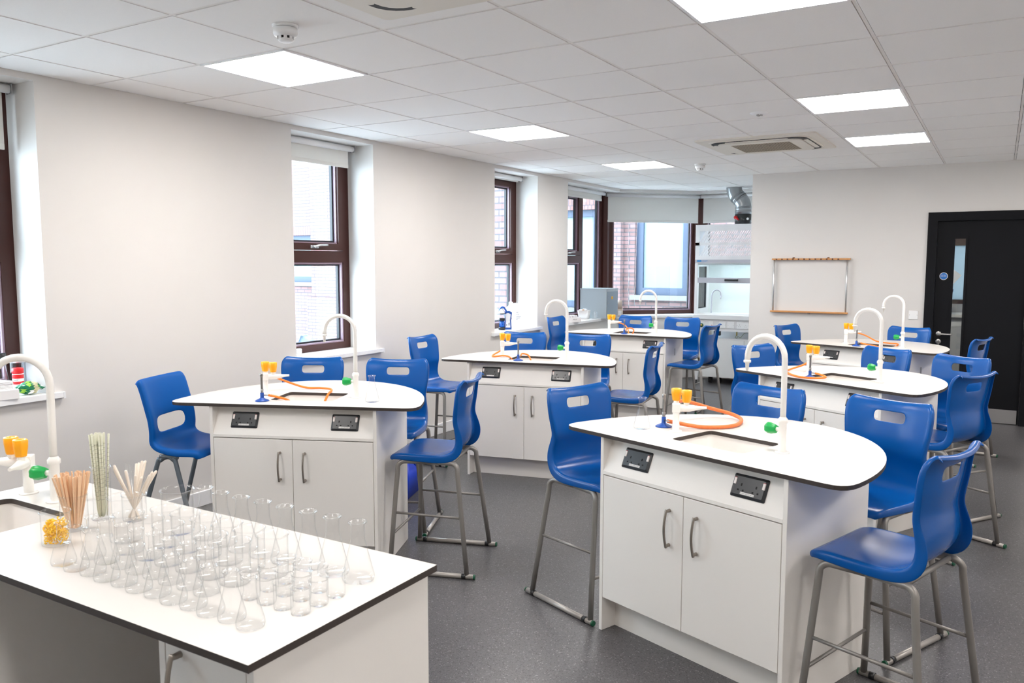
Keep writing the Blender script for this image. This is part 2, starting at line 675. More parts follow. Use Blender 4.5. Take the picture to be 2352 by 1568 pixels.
def window(n, y0, y1, M=None, transom=True, mull=None, z0=ZS, z1=ZH, handle=True):
    """window in the plane x = const (local: x depth, y width). M places it"""
    r_ = empty('window_%d' % n)
    r_['kind'] = 'structure'
    M = M or Matrix.Translation((-0.28, 0, 0))
    c = mb('window_brown')
    c.M = M
    d0, d1 = -0.065, 0.0
    c.ring(y0, y1, z0, z1, (0.075, 0.075, 0.055, 0.06), d0, d1, axis='y')
    ops = []
    yb = [y0 + 0.075] + (mull or []) + [y1 - 0.075]
    for q in (mull or []):
        c.box(d0, d1, q - 0.04, q + 0.04, z0 + 0.055, z1 - 0.06)
    if transom:
        a = yb[0]
        b_ = yb[1] - (0.04 if mull else 0)
        c.box(d0, d1, a, b_, 1.605, 1.70)
        ops.append((a, b_, z0 + 0.055, 1.605, False))
        ops.append((a, b_, 1.70, z1 - 0.06, True))
        rest = [(yb[i] + 0.04, yb[i + 1] - (0.04 if i + 2 < len(yb) else 0)) for i in range(1, len(yb) - 1)]
    else:
        rest = [(yb[i] + (0.04 if i else 0), yb[i + 1] - (0.04 if i + 2 < len(yb) else 0)) for i in range(len(yb) - 1)]
    for a, b_ in rest:
        ops.append((a, b_, z0 + 0.055, z1 - 0.06, False))
    c.build('window_frame', parent=r_)
    for a, b_, za, zb, sash in ops:
        if sash:
            s = mb('window_brown')
            s.M = M
            s.ring(a + 0.004, b_ - 0.004, za + 0.004, zb - 0.004, (0.055,) * 4, -0.05, 0.012, axis='y')
            so = s.build('opening_sash', parent=r_)
            if handle:
                h = mb('aluminium')
                h.M = M
                hy = b_ - 0.33
                hz = za + 0.03
                h.box(0.012, 0.022, hy - 0.06, hy + 0.03, hz - 0.012, hz + 0.012, bev=0.004)
                h.tube(smooth_path([(0.022, hy - 0.03, hz), (0.045, hy - 0.03, hz), (0.05, hy + 0.01, hz + 0.012), (0.05, hy + 0.1, hz + 0.016)], 4), [0.009] * 5 + [0.008] * 8, 8)
                h.build('window_handle', parent=so)
            a, b_, za, zb = a + 0.055, b_ - 0.055, za + 0.055, zb - 0.055
        g = mb('window_gasket')
        g.M = M
        g.ring(a, b_, za, zb, (0.028,) * 4, -0.062, -0.035, axis='y')
        g.use('window_bead')
        g.ring(a, b_, za, zb, (0.014,) * 4, -0.035, -0.008, axis='y')
        g.build('glazing_bead', parent=r_)
        p = mb('pane')
        p.M = M
        p.box(-0.052, -0.048, a + 0.01, b_ - 0.01, za + 0.01, zb - 0.01)
        p.build('window_pane', parent=r_)
    return r_


for k, (a, b_) in enumerate(W):
    window(k + 1, a, b_)
# corner bay windows: left plane, chamfer plane, far plane
window(5, 8.722, 10.30, mull=[9.66])
p1 = Vector((-0.28, CORN[1] + 0.116, 0))
p2 = Vector((CH2[0] - 0.116, YF + 0.28, 0))


def plane_matrix(a, b_):
    d = (b_ - a).normalized()
    nrm = Vector((d.y, -d.x, 0))     # into the room
    return Matrix(((nrm.x, d.x, 0, a.x), (nrm.y, d.y, 0, a.y), (0, 0, 1, 0), (0, 0, 0, 1)))


MC = plane_matrix(p1, p2)
LC = (p2 - p1).length
window(6, 0.06, LC - 0.03, M=MC, transom=False)
p3 = Vector((XN, YF + 0.28, 0))
MF = plane_matrix(p2, p3)
window(7, 0.05, (p3 - p2).length, M=MF, transom=False)
# corner posts
c = mb('window_brown')
for q in (p1, p2):
    c.prism([(q.x + 0.075 * math.cos(t), q.y + 0.075 * math.sin(t)) for t in [R(22.5 + 45 * k) for k in range(8)]], ZS, ZH)
struct(c.build('window_post'))


# roller blinds
def blind(n_label, y0, y1, zb, M, group='roller blinds at the windows'):
    r_ = empty('roller_blind', label=n_label, cat='blind', group=group)
    c = mb('trim_white')
    c.M = M
    zt = ZH - 0.03
    c.tube([(0.0, y0, zt), (0.0, y1, zt)], 0.024, 16)
    c.build('blind_roll', parent=r_)
    f = mb('blind_fabric')
    f.M = M
    f.box(-0.025, -0.0235, y0 + 0.025, y1 - 0.025, zb, zt)
    fo = f.build('blind_fabric', parent=r_)
    h = mb('blind_fabric')
    h.M = M
    h.box(-0.029, -0.020, y0 + 0.025, y1 - 0.025, zb - 0.004, zb + 0.028, bev=0.003)
    h.build('hem_bar', parent=fo)
    b2 = mb('aluminium')
    b2.M = M
    for q in (y0 - 0.004, y1 + 0.002):
        b2.box(-0.028, 0.028, q, q + 0.003, zt - 0.026, zt + 0.03)
    b2.build('bracket', parent=r_)
    if zb < 2.45:
        k = mb('white_plastic')
        k.M = M
        k.tube([(0.012, y1 + 0.006, zt), (0.012, y1 + 0.006, 1.3)], 0.0016, 6)
        k.tube([(-0.012, y1 + 0.006, zt), (-0.012, y1 + 0.006, 1.3)], 0.0016, 6)
        if n_label.startswith('pale'):
            k.build('pull_chain', parent=r_)
        else:
            k.bm.free()
    return r_


MW = Matrix.Translation((-0.19, 0, 0))
blind('white roller blind pulled lowest over the window at the left edge', 1.60, 2.44, 2.215, MW)
blind('white roller blind partly down on the window beside the nearest wall panel, above a handle', 4.33, 5.165, 2.385, MW)
blind('white roller blind rolled nearly up on the window holding the white jerrycan', 7.10, 7.93, 2.505, MW)
blind('white roller blind above the grey metal cabinet window', 8.74, 10.16, 2.44, MW)
MC2 = MC @ Matrix.Translation((0.09, 0, 0))
MF2 = MF @ Matrix.Translation((0.09, 0, 0))
blind('widest white roller blind across the angled corner window', 0.0, LC - 0.02, 2.17, MC2)
blind('white roller blind behind the bent silver duct', 0.06, 1.6, 2.17, MF2)

# ------------------------------------------------------------------ door
d = empty('door_1')
d['kind'] = 'structure'
c = mb('door_black')
c.ring(DX0, DX1, 0, DZ, (0.088, 0.088, 0, 0.088), YB - 0.018, YB, axis='x')
c.ring(DX0 + 0.06, DX1 - 0.06, 0, DZ - 0.06, (0.028, 0.028, 0, 0.028), YB, YB + 0.1, axis='x')
c.build('door_frame', parent=d)
LX0, LX1 = 3.896, 4.684
GX0, GX1, GZ0, GZ1 = 4.055, 4.150, 0.30, 1.85
c = mb('door_black')
y0, y1 = YB + 0.02, YB + 0.064
c.box(LX0, GX0, y0, y1, 0.006, 2.029)
c.box(GX1, LX1, y0, y1, 0.006, 2.029)
c.box(GX0, GX1, y0, y1, 0.006, GZ0)
c.box(GX0, GX1, y0, y1, GZ1, 2.029)
leaf = c.build('door_leaf', parent=d)
c = mb('door_black')
c.ring(GX0 - 0.022, GX1 + 0.022, GZ0 - 0.022, GZ1 + 0.022, (0.022,) * 4, y0 - 0.008, y0, axis='x')
c.build('glazing_bead', parent=leaf)
mb('pane').box(GX0, GX1, y0 + 0.018, y0 + 0.022, GZ0, GZ1).build('door_pane', parent=leaf)
mb('steel_brushed').box(LX0 + 0.02, LX1 - 0.015, y0 - 0.002, y0, 0.008, 0.147).build('kick_plate', parent=leaf)
c = mb('steel')
c.M = Matrix.Translation((3.947, y0, 0.882)) @ Matrix.Rotation(R(90), 4, 'X')
c.lathe([(0, 0.009), (0.022, 0.009), (0.026, 0.006), (0.027, 0)], 24)
c.M = Matrix.Translation((3.947, y0, 0.882))
c.tube(smooth_path([(0, 0, 0), (0, -0.045, 0), (0.02, -0.056, 0), (0.125, -0.056, 0)], 4), 0.009, 10)
c.build('door_handle', parent=leaf)
c = mb('steel')
c.M = Matrix.Translation((3.948, y0, 0.802)) @ Matrix.Rotation(R(90), 4, 'X')
c.lathe([(0, 0.006), (0.023, 0.006), (0.026, 0.004), (0.026, 0)], 24)
c.M = Matrix.Translation((3.948, y0, 0.802))
c.box(-0.003, 0.003, -0.03, -0.006, -0.012, 0.012)
c.tube([(0, -0.028, -0.01), (0.004, -0.03, -0.03), (0.0, -0.028, -0.05)], 0.003, 6)
c.build('lock_with_key', parent=leaf)
sg = mb('label_white')
sg.M = Matrix.Translation((3.968, y0, 1.472)) @ Matrix.Rotation(R(90), 4, 'X')
sg.lathe([(0, 0.0014), (0.0375, 0.0014), (0.038, 0)], 32, smooth=False)
sg.use('sign_blue')
sg.lathe([(0, 0.0022), (0.0335, 0.0022), (0.0337, 0.001)], 32, smooth=False)
sgo = tag(sg.build('door_sign'), 'round blue fire door sign with white rim on the black door', 'sign')
text_mesh('sign_text', 'Fire door\nkeep shut', 0.0125, 'label_white', sgo, Matrix.Translation((3.968, y0 - 0.0024, 1.476)) @ FRONT)
# room beyond the door glass
c = mb('corridor')
c.box(2.7, 6.9, 13.4, 13.5, 0, 1.02)
c.box(2.7, 6.9, 13.4, 13.5, 2.25, 2.6)
c.box(2.7, 3.1, 13.4, 13.5, 1.02, 2.25)
c.box(4.6, 6.9, 13.4, 13.5, 1.02, 2.25)
c.box(2.6, 2.7, YB + 0.13, 13.5, 0, 2.6)
c.box(6.9, 7.0, YB + 0.13, 13.5, 0, 2.6)
c.box(2.6, 7.0, YB + 0.13, 13.5, 2.6, 2.7)
struct(c.build('wall_corridor'))
c = mb('corridor_brown')
c.ring(3.1, 4.6, 1.02, 2.25, (0.06,) * 4, 13.4, 13.46, axis='x')
c.box(3.1, 4.6, 13.38, 13.46, 1.86, 2.02)
c.use('frosted')
c.box(3.12, 4.58, 13.43, 13.434, 1.04, 2.24)
struct(c.build('window_8'))
cl = mb('diffuser').box(3.6, 4.2, 11.2, 11.8, 2.585, 2.595).build('ceiling_light_panel')  # added out of view to light the room behind the door glass
tag(cl, 'unseen light panel added to brighten the corridor behind the door', 'ceiling light')
ct = empty('counter', (3.8, 13.05, 0), 0, 'white counter seen through the door glass', 'counter')
mb('laminate').box(-0.9, 0.9, -0.3, 0.32, 0.86, 0.9).build('counter_top', parent=ct)
mb('corridor').box(-0.88, 0.88, -0.26, 0.3, 0.0, 0.86).build('counter_base', parent=ct)
c = mb('corridor_blue')
c.lathe([(0.0, 0), (0.085, 0), (0.1, 0.30), (0.105, 0.30), (0.11, 0.34), (0, 0.34)], 20)
tag(c.build('blue_container', loc=(3.80, 12.98, 0.9)), 'dark blue container on the counter behind the door glass', 'container')
c = mb('paper')
c.box(-0.12, 0.1, -0.001, 0.001, -0.1, 0.1)
po = tag(c.build('hanging_paper', loc=(3.86, 13.0, 1.42), rot=(0, R(38), R(10))), 'sheet of white paper showing behind the door glass', 'paper')

# ------------------------------------------------------------------ ceiling fixtures
proto = empty('ceiling_light_panel')
c = mb('trim_white')
c.ring(-0.2965, 0.2965, -0.2965, 0.2965, (0.013,) * 4, 0, 0.001, axis='x')
c.bm.free()
c = mb('trim_white')
h = 0.2965
for a in ((-h, h, -h, -h + 0.014), (-h, h, h - 0.014, h), (-h, -h + 0.014, -h, h), (h - 0.014, h, -h, h)):
    c.box(a[0], a[1], a[2], a[3], -0.006, 0.012)
c.build('light_frame', parent=proto)
c = mb('diffuser').box(-h + 0.014, h - 0.014, -h + 0.014, h - 0.014, -0.002, 0.006)
c.build('light_diffuser', parent=proto)
LL = {(1, 2): 'square ceiling light panel nearest the left wall, below the white smoke detector',
      (5, 2): 'middle ceiling light panel of the row along the window wall',
      (9, 2): 'farthest ceiling light panel of the row along the window wall, by the small detector',
      (1, 6): 'ceiling light panel cut off by the top edge of the photo',
      (5, 6): 'bright ceiling light panel above the right half of the room, nearest the round sensor',
      (8, 6): 'farthest right ceiling light panel, beside the air conditioning cassette'}
index_children()
first = True
for (i, j) in LIGHTS:
    o = proto if first else copy_tree(proto)
    first = False
    o.location = (GX + (j + 0.5) * T, GY + (i + 0.5) * T, CE)
    tag(o, LL.get((i, j), 'square ceiling light panel behind the camera or out of view'), 'ceiling light', 'square light panels in the ceiling')


def cassette(cx, cy_, label):
    r_ = empty('air_conditioning_cassette', (cx, cy_, CE), 0, label, 'air conditioner', 'air conditioning cassettes in the ceiling')
    c = mb('ac_cream')
    a = 0.475
    c.prism(rrect(-a, a, -a, a, 0.03), -0.012, 0.004)
    c.prism(rrect(-0.40, 0.40, -0.40, 0.40, 0.10), -0.018, -0.012)
    c.build('cassette_frame', parent=r_)
    c = mb('ac_dark')
    c.prism(rrect(-0.385, 0.385, -0.385, 0.385, 0.11), -0.0215, -0.018, hole=rrect(-0.335, 0.335, -0.335, 0.335, 0.09))
    c.build('air_slot', parent=r_)
    c = mb('ac_cream')
    c.prism(rrect(-0.334, 0.334, -0.334, 0.334, 0.085), -0.030, -0.018)
    c.build('centre_panel', parent=r_)
    for k in range(4):
        f = mb('ac_cream')
        f.M = Matrix.Rotation(R(90 * k), 4, 'Z')
        f.prism(rrect(-0.25, 0.25, -0.376, -0.342, 0.016), -0.026, -0.021)
        f.build('air_flap', parent=r_)
    c = mb('ac_grille')
    g = 0.235
    c.box(-g, g, -g, g, -0.0315, -0.030)
    c.use('ac_dark')
    n = 22
    for k in range(n):
        x = -g + 0.012 + k * (2 * g - 0.024) / (n - 1)
        c.box(x - 0.0035, x + 0.0035, -g + 0.008, g - 0.008, -0.0325, -0.0315)
    c.use('ac_grille')
    for k in range(14):
        y = -g + 0.016 + k * (2 * g - 0.032) / 13
        c.box(-g, g, y - 0.003, y + 0.003, -0.034, -0.0325)
    c.build('air_grille', parent=r_)
    return r_


cassette(GX + 5.0 * T, GY + 8.06 * T, 'whole cream air conditioning cassette in the ceiling above the far benches')
cassette(GX + 5.0 * T, GY + 0.0 * T, 'air conditioning cassette cut off by the top edge of the photo')


def detector(x, y, label):
    r_ = empty('smoke_detector', (x, y, CE), 0, label, 'smoke detector')
    c = mb('white_plastic')
    c.lathe([(0, 0), (0.056, 0), (0.056, -0.006), (0.05, -0.012), (0.047, -0.012)], 28)
    c.lathe([(0.0, -0.012), (0.05, -0.014), (0.051, -0.034), (0.046, -0.044), (0.034, -0.048)], 28)
    c.build('detector_base', parent=r_)
    c = mb('socket_hole')
    c.lathe([(0.0, -0.04), (0.032, -0.046), (0.03, -0.058), (0, -0.058)], 24)
    c.build('sensor_chamber', parent=r_)
    c = mb('white_plastic')
    c.lathe([(0, -0.068), (0.026, -0.068), (0.032, -0.062), (0.031, -0.057), (0, -0.057)], 24)
    for k in range(8):
        a = 2 * PI * k / 8
        c.M = Matrix.Rotation(a, 4, 'Z')
        c.box(0.027, 0.034, -0.007, 0.007, -0.06, -0.044)
    c.build('sensor_cap', parent=r_)


detector(GX + 3.48 * T, GY + 0.56 * T, 'white smoke detector hanging above the brightest left light panel')
detector(GX + 3.46 * T, GY + 9.86 * T, 'small white smoke detector far off near the corner window')
c = mb('white_plastic')
c.lathe([(0, -0.012), (0.03, -0.012), (0.045, -0.01), (0.06, -0.003), (0.062, 0.002)], 28)
c.use('steel')
for k in range(3):
    a = 2 * PI * k / 3
    c.lathe([(0, -0.02), (0.009, -0.02), (0.009, -0.012)], 10, cx=0.014 * math.cos(a), cy=0.014 * math.sin(a))
tag(c.build('ceiling_sensor', loc=(GX + 5.5 * T, GY + 5.65 * T, CE)), 'flat round white sensor disc with three small eyes in the ceiling', 'sensor')

# ================================================================== LAB TABLE
NP = 44
top_out = []
for k in range(NP + 1):
    t = R(5) + (PI - R(10)) * k / NP
    top_out.append((0.441 + 0.672 * math.cos(t), 0.89 * math.sin(t)))
top_out += [(-0.226, 0.045), (-0.218, 0.022), (-0.204, 0.004), (-0.185, -0.007), (-0.16, -0.012), (1.04, -0.012), (1.068, -0.008), (1.088, 0.002), (1.102, 0.02), (1.109, 0.045)]


def build_sink(parent, x0, x1, y0, y1, zb=0.70):
    c = mb('sink_white')
    c.smooth = True
    loops = []
    for ins, z, r_ in ((-0.006, 0.8595, 0.03), (-0.004, 0.852, 0.03), (0.0, 0.84, 0.03), (0.008, zb + 0.03, 0.035), (0.022, zb + 0.006, 0.04), (0.05, zb, 0.04)):
        loops.append([c.v((x, y, z)) for x, y in rrect(x0 + ins, x1 - ins, y0 + ins, y1 - ins, r_)])
    for a, b_ in zip(loops, loops[1:]):
        n = len(a)
        for i in range(n):
            c.f([a[i], a[(i + 1) % n], b_[(i + 1) % n], b_[i]], True)
    c.f(loops[-1], False)
    o = c.build('sink_basin', parent=parent)
    dr = mb('steel')
    dr.lathe([(0, 0.003), (0.02, 0.003), (0.03, 0.001), (0.031, 0)], 16, cx=(x0 + x1) / 2, cy=(y0 + y1) / 2, cz=zb)
    dr.build('drain', parent=o)
    return o


def build_tap(parent, loc, rz, knob_rz):
    """swan neck: spout towards local -x"""
    c = mb('tap_white')
    c.lathe([(0, 0.004), (0.026, 0.004), (0.028, 0.0), (0.0, 0)], 24)
    c.lathe([(0.015, 0.003), (0.0155, 0.055), (0.0145, 0.06), (0.0148, 0.115), (0.0185, 0.118), (0.0185, 0.13), (0.0135, 0.136), (0.0115, 0.14)], 20)
    pts = [(0, 0, 0.13), (0, 0, 0.25), (0, 0, 0.355)]
    rr = 0.0825
    for k in range(1, 15):
        a = PI * k / 14
        pts.append((-rr + rr * math.cos(a), 0, 0.36 + rr * math.sin(a)))
    pts.append((-2 * rr - 0.001, 0, 0.342))
    c.tube(pts, 0.0112, 14)
    c.lathe([(0.0112, 0.343), (0.0145, 0.342), (0.0145, 0.334), (0.0085, 0.332), (0.0055, 0.300), (0, 0.300)], 14, cx=-2 * rr - 0.001)
    t = c.build('swan_neck_tap', parent=parent, loc=loc, rot=(0, 0, rz))
    k = mb('tap_white')
    k.tube([(-0.008, 0, 0), (-0.03, 0, 0)], 0.0085, 12)
    k.use('knob_green')
    k.M = Matrix.Rotation(R(-90), 4, 'Y')
    k.lathe([(0, 0.026), (0.0145, 0.026), (0.0165, 0.032), (0.021, 0.05), (0.0205, 0.064), (0.0175, 0.070), (0, 0.071)], 36, fn=lambda a, z: 1 + 0.07 * math.cos(6 * a))
    k.use('knob_blue')
    k.lathe([(0, 0.0725), (0.006, 0.0725), (0.0062, 0.07)], 12)
    k.build('tap_handle', parent=t, loc=(0, 0, 0.088), rot=(0, 0, knob_rz))
    return t


def build_gas(parent, loc, rz):
    """arms towards local +x and +y"""
    c = mb('tap_white')
    c.lathe([(0, 0.004), (0.026, 0.004), (0.028, 0.0), (0, 0)], 24)
    c.lathe([(0.015, 0.003), (0.0155, 0.03), (0.0145, 0.034), (0.0148, 0.085)], 20)
    c.box(-0.0175, 0.0175, -0.0175, 0.0175, 0.083, 0.122, bev=0.003)
    for q in (0, 1):
        c.M = Matrix.Rotation(R(90 * q), 4, 'Z')
        c.tube([(0.012, 0, 0.103), (0.03, 0, 0.103), (0.055, 0, 0.103), (0.075, 0, 0.104), (0.1, 0, 0.106), (0.128, 0, 0.107)],
               [0.016, 0.0165, 0.0155, 0.012, 0.0075, 0.0055], 14)
        c.lathe([(0.012, 0.108), (0.012, 0.13)], 14, cx=0.043)
    g = c.build('gas_tap', parent=parent, loc=loc, rot=(0, 0, rz))
    for q in (0, 1):
        k = mb('knob_orange')
        k.lathe([(0, 0), (0.0155, 0), (0.0165, 0.004), (0.0205, 0.03), (0.0215, 0.05), (0.019, 0.053), (0.012, 0.053), (0.011, 0.05), (0, 0.05)], 36, fn=lambda a, z: 1 + 0.05 * math.cos(6 * a))
        a = R(90 * q)
        k.build('gas_knob', parent=g, loc=(0.043 * math.cos(a), 0.043 * math.sin(a), 0.128))
    return g


def build_door(parent, x0, x1, z0, z1, hx, y0=0.0, hz=0.555):
    c = mb('cabinet').box(x0, x1, y0, y0 + 0.018, z0, z1, bev=0.001, seg=1)
    d_ = c.build('cabinet_door', parent=parent)
    h = mb('handle_metal')
    hh = 0.076
    for sgn in (1, -1):
        h.M = Matrix.Translation((hx, y0, hz + sgn * (hh - 0.006))) @ Matrix.Rotation(R(90), 4, 'X')
        h.lathe([(0.007, 0), (0.0065, 0.012), (0.005, 0.022), (0, 0.024)], 12)
    h.M = Matrix.Identity(4)
    pts = [(hx, y0 - 0.019, hz + hh), (hx, y0 - 0.024, hz + hh * 0.85), (hx, y0 - 0.031, hz + hh * 0.45), (hx, y0 - 0.034, hz), (hx, y0 - 0.031, hz - hh * 0.45), (hx, y0 - 0.024, hz - hh * 0.85), (hx, y0 - 0.019, hz - hh)]
    h.tube(smooth_path(pts, 3), [0.0065, 0.006, 0.0058] + [0.0052] * 13 + [0.0058, 0.006, 0.0065], 10)
    h.build('door_handle', parent=d_)
    return d_


def build_socket(parent, M, body='MCB03-GS5-RCBO-6'):
    """double socket, local: x right, z up, -y out; M places it"""
    c = mb('socket_black')
    c.M = M
    w, h_ = 0.073, 0.043
    base = rrect(-w, w, -h_, h_, 0.006, 3)
    a = [c.v((x, 0, z)) for x, z in base]
    b_ = [c.v((x, -0.002, z)) for x, z in base]
    d_ = [c.v((x * 0.86, -0.009, z * 0.78)) for x, z in base]
    n = len(base)
    for L1, L2 in ((a, b_), (b_, d_)):
        for i in range(n):
            c.f([L1[i], L1[(i + 1) % n], L2[(i + 1) % n], L2[i]], False)
    c.f(d_, False)
    c.use('socket_hole')
    for s in (-1, 1):
        cx = s * 0.031
        c.box(cx - 0.0026, cx + 0.0026, -0.0097, -0.0088, -0.001, 0.009)
        for q in (-1, 1):
            c.box(cx + q * 0.0105 - 0.0033, cx + q * 0.0105 + 0.0033, -0.0097, -0.0088, -0.0195, -0.0135)
    c.use('steel')
    for s in (-1, 1):
        c.box(s * 0.060 - 0.0018, s * 0.060 + 0.0018, -0.0075, -0.0045, -0.0065, -0.0028)
    so = c.build('power_socket', parent=parent)
    for s in (-1, 1):
        k = mb('switch_white')
        k.M = M
        k.box(s * 0.060 - 0.0052, s * 0.060 + 0.0052, -0.0115, -0.004, 0.002, 0.026, bev=0.001, seg=1)
        k.use('red_mark')
        k.box(s * 0.060 - 0.0045, s * 0.060 + 0.0045, -0.0105, -0.005, 0.026, 0.0275)
        k.build('socket_switch', parent=so)
    k = mb('label_white')
    k.M = M
    k.box(-0.029, 0.029, -0.0098, -0.0085, -0.031, -0.0225)
    k.build('socket_label', parent=so)
    text_mesh('label_text', body, 0.0062, 'ink', so, M @ Matrix.Translation((0, -0.0099, -0.027)) @ FRONT, 0.00005)
    return so


def build_lab_table():
    r_ = empty('lab_table')
    mb('laminate').prism(top_out, 0.860, ZT, hole=rrect(0.272, 0.618, 0.133, 0.402, 0.022), side='core_black', top='laminate').build('tabletop', parent=r_)
    build_sink(r_, 0.272, 0.618, 0.133, 0.402)
    for x in (0.0, 0.882):
        mb('cabinet').box(x, x + 0.018, 0.0, 0.57, 0.0, 0.860, bev=0.001, seg=1).build('side_panel', parent=r_)
    mb('cabinet').box(0.018, 0.882, 0.552, 0.57, 0.0, 0.860).build('back_panel', parent=r_)
    mb('cabinet').box(0.018, 0.882, 0.084, 0.10, 0.0, 0.148).build('plinth', parent=r_)
    mb('cabinet').box(0.018, 0.882, 0.018, 0.552, 0.148, 0.166).build('cabinet_floor', parent=r_)
    build_door(r_, 0.0205, 0.4485, 0.151, 0.693, 0.383)
    build_door(r_, 0.4515, 0.8795, 0.151, 0.693, 0.517)
    # sloped service panel
    c = mb('cabinet')
    prof = [(0.0, 0.698), (0.0, 0.712), (0.066, 0.860), (0.08, 0.860), (0.016, 0.705), (0.016, 0.698)]
    A = [c.v((0.018, y, z)) for y, z in prof]
    B = [c.v((0.882, y, z)) for y, z in prof]
    n = len(prof)
    for i in range(n):
        c.f([A[i], A[(i + 1) % n], B[(i + 1) % n], B[i]], False)
    c.f(A[::-1], False)
    c.f(B, False)
    c.build('service_panel', parent=r_)
    tilt = math.atan2(0.066, 0.148)
    for cx in (0.182, 0.726):
        M = Matrix.Translation((cx, 0.0325 - 0.0006, 0.785)) @ Matrix.Rotation(-tilt, 4, 'X')
        build_socket(r_, M)
    build_tap(r_, (0.702, 0.271, ZT), 0.0, 0.0)
    build_gas(r_, (0.186, 0.271, ZT), 0.0)
    return r_


TABLES = {  # x, y, angle, tap spout rotation, gas rotation, handle rotation
    'T1': (3.026, 3.121, -0.343, 0.0, R(39), 0.0),
    'T2': (0.967, 2.747, 0.399, R(5), R(22), 0.0),
    'T3': (1.057, 5.005, 0.209, R(0), R(20), 0),
    'T4': (3.113, 5.433, -0.473, R(10), R(38), 0),
    'T5': (0.744, 7.626, 0.030, R(8), R(23), 0),
    'T6': (3.014, 7.693, -0.348, R(12), R(29), 0)}
TL = {'T1': 'white curved lab table nearest on the right, with a large pink-orange hose loop',
      'T2': 'white curved lab table nearest the left window, with an orange hose dipping into its sink',
      'T3': 'white curved lab table in the middle left, behind the leftmost table',
      'T4': 'white curved lab table behind the nearest right one, with a hose looped round the burner',
      'T5': 'white curved lab table farthest left, in front of the fume cupboard',
      'T6': 'white curved lab table farthest right, in front of the black door'}
proto = build_lab_table()
index_children()
TOBJ = {}
TM = {}
for k, (x, y, a, tr_, gr, hr) in TABLES.items():
    o = proto if k == 'T1' else copy_tree(proto)
    o.location = (x, y, 0)
    o.rotation_euler = (0, 0, a)
    tag(o, TL[k], 'table', 'curved lab tables with sinks')
    TOBJ[k] = o
    TM[k] = Matrix.Translation((x, y, 0)) @ Matrix.Rotation(a, 4, 'Z')
index_children()
for k, o in TOBJ.items():
    for ch in CH.get(o.name, []):
        if ch.name.startswith('swan_neck'):
            ch.rotation_euler = (0, 0, TABLES[k][3])
        if ch.name.startswith('gas_tap'):
            ch.rotation_euler = (0, 0, TABLES[k][4])
# small grey stickers on two end panels
for k, yy in (('T5', 0.3), ('T6', 0.2)):
    mb('steel_brushed').box(0.9, 0.9008, yy - 0.014, yy + 0.014, 0.66, 0.73).build('panel_sticker', parent=TOBJ[k])


# ------------------------------------------------------------------ bunsen burners with hoses
def burner(tk, lx, ly, dirdeg, hose, label, hmat='hose_orange', r=0.0062):
    M = TM[tk]
    p = M @ Vector((lx, ly, ZT + 0.0005))
    rz = TABLES[tk][2]
    r_ = empty('bunsen_burner', p, rz, label, 'bunsen burner', 'bunsen burners with orange hoses')
    mb('burner_blue').lathe([(0, 0), (0.036, 0), (0.037, 0.002), (0.034, 0.005), (0.02, 0.011), (0.011, 0.016), (0.0095, 0.02), (0.0095, 0.043), (0.0085, 0.045), (0, 0.045)], 28).build('burner_base', parent=r_)
    c = mb('burner_metal')
    c.lathe([(0.0062, 0.044), (0.006, 0.12), (0.0066, 0.13), (0.0085, 0.131), (0.0085, 0.146), (0.006, 0.147), (0.006, 0.14)], 16)
    c.lathe([(0.0078, 0.05), (0.0078, 0.064), (0.006, 0.065)], 16)
    c.build('burner_barrel', parent=r_)
    a = R(dirdeg)
    c = mb('steel').tube([(0.009 * math.cos(a), 0.009 * math.sin(a), 0.031), (0.045 * math.cos(a), 0.045 * math.sin(a), 0.031)], 0.0035, 8)
    c.build('gas_inlet', parent=r_)
    pts = [(0.032 * math.cos(a), 0.032 * math.sin(a), 0.031)] + [(hx - lx, hy - ly, hz) for hx, hy, hz in hose]
    mb(hmat).tube(smooth_path(pts, 7), r, 12).build('gas_hose', parent=r_)
    return r_


def gas_end(tk, arm=1, t=0.13):
    gr = TABLES[tk][4]
    a = gr + R(90 * arm)
    return (0.186 + t * math.cos(a), 0.271 + t * math.sin(a), 0.107)


e = gas_end('T1')
e0 = gas_end('T1', 1, 0.105)
burner('T1', 0.088, 0.307, -20,
       [(0.14, 0.33, 0.022), (0.22, 0.385, 0.010), (0.285, 0.455, 0.0095), (0.30, 0.55, 0.010), (0.25, 0.655, 0.014), (0.17, 0.69, 0.024), (0.10, 0.62, 0.05), (e[0] - 0.02, e[1] + 0.12, 0.09), (e[0] - 0.005, e[1] + 0.04, 0.106), e, e0],
       'bunsen burner behind a conical flask on the nearest right table, thick hose in a loop', 'hose_worn', 0.0085)
e = gas_end('T2'); e0 = gas_end('T2', 1, 0.105)
burner('T2', 0.25, 0.092, 12,
       [(0.32, 0.115, 0.020), (0.37, 0.15, -0.004), (0.42, 0.20, -0.07), (0.47, 0.235, -0.08), (0.505, 0.27, -0.06), (0.52, 0.33, 0.0), (0.50, 0.44, 0.012), (0.42, 0.49, 0.012), (0.32, 0.51, 0.01), (0.22, 0.50, 0.04), (e[0] + 0.01, e[1] + 0.03, 0.09), e, e0],
       'bunsen burner by the sink of the left table, its hose lying in the sink')
e = gas_end('T3'); e0 = gas_end('T3', 1, 0.105)
burner('T3', 0.375, 0.092, 75,
       [(0.385, 0.16, 0.045), (0.43, 0.175, 0.03), (0.46, 0.15, -0.03), (0.44, 0.2, -0.10), (0.38, 0.26, -0.10), (0.31, 0.25, -0.06), (0.262, 0.225, 0.006), (0.20, 0.235, 0.014), (0.135, 0.22, 0.008), (0.10, 0.30, 0.01), (0.14, 0.42, 0.05), e, e0],
       'bunsen burner on the middle left table, hose dropping into the sink')
e = gas_end('T4'); e0 = gas_end('T4', 1, 0.105)
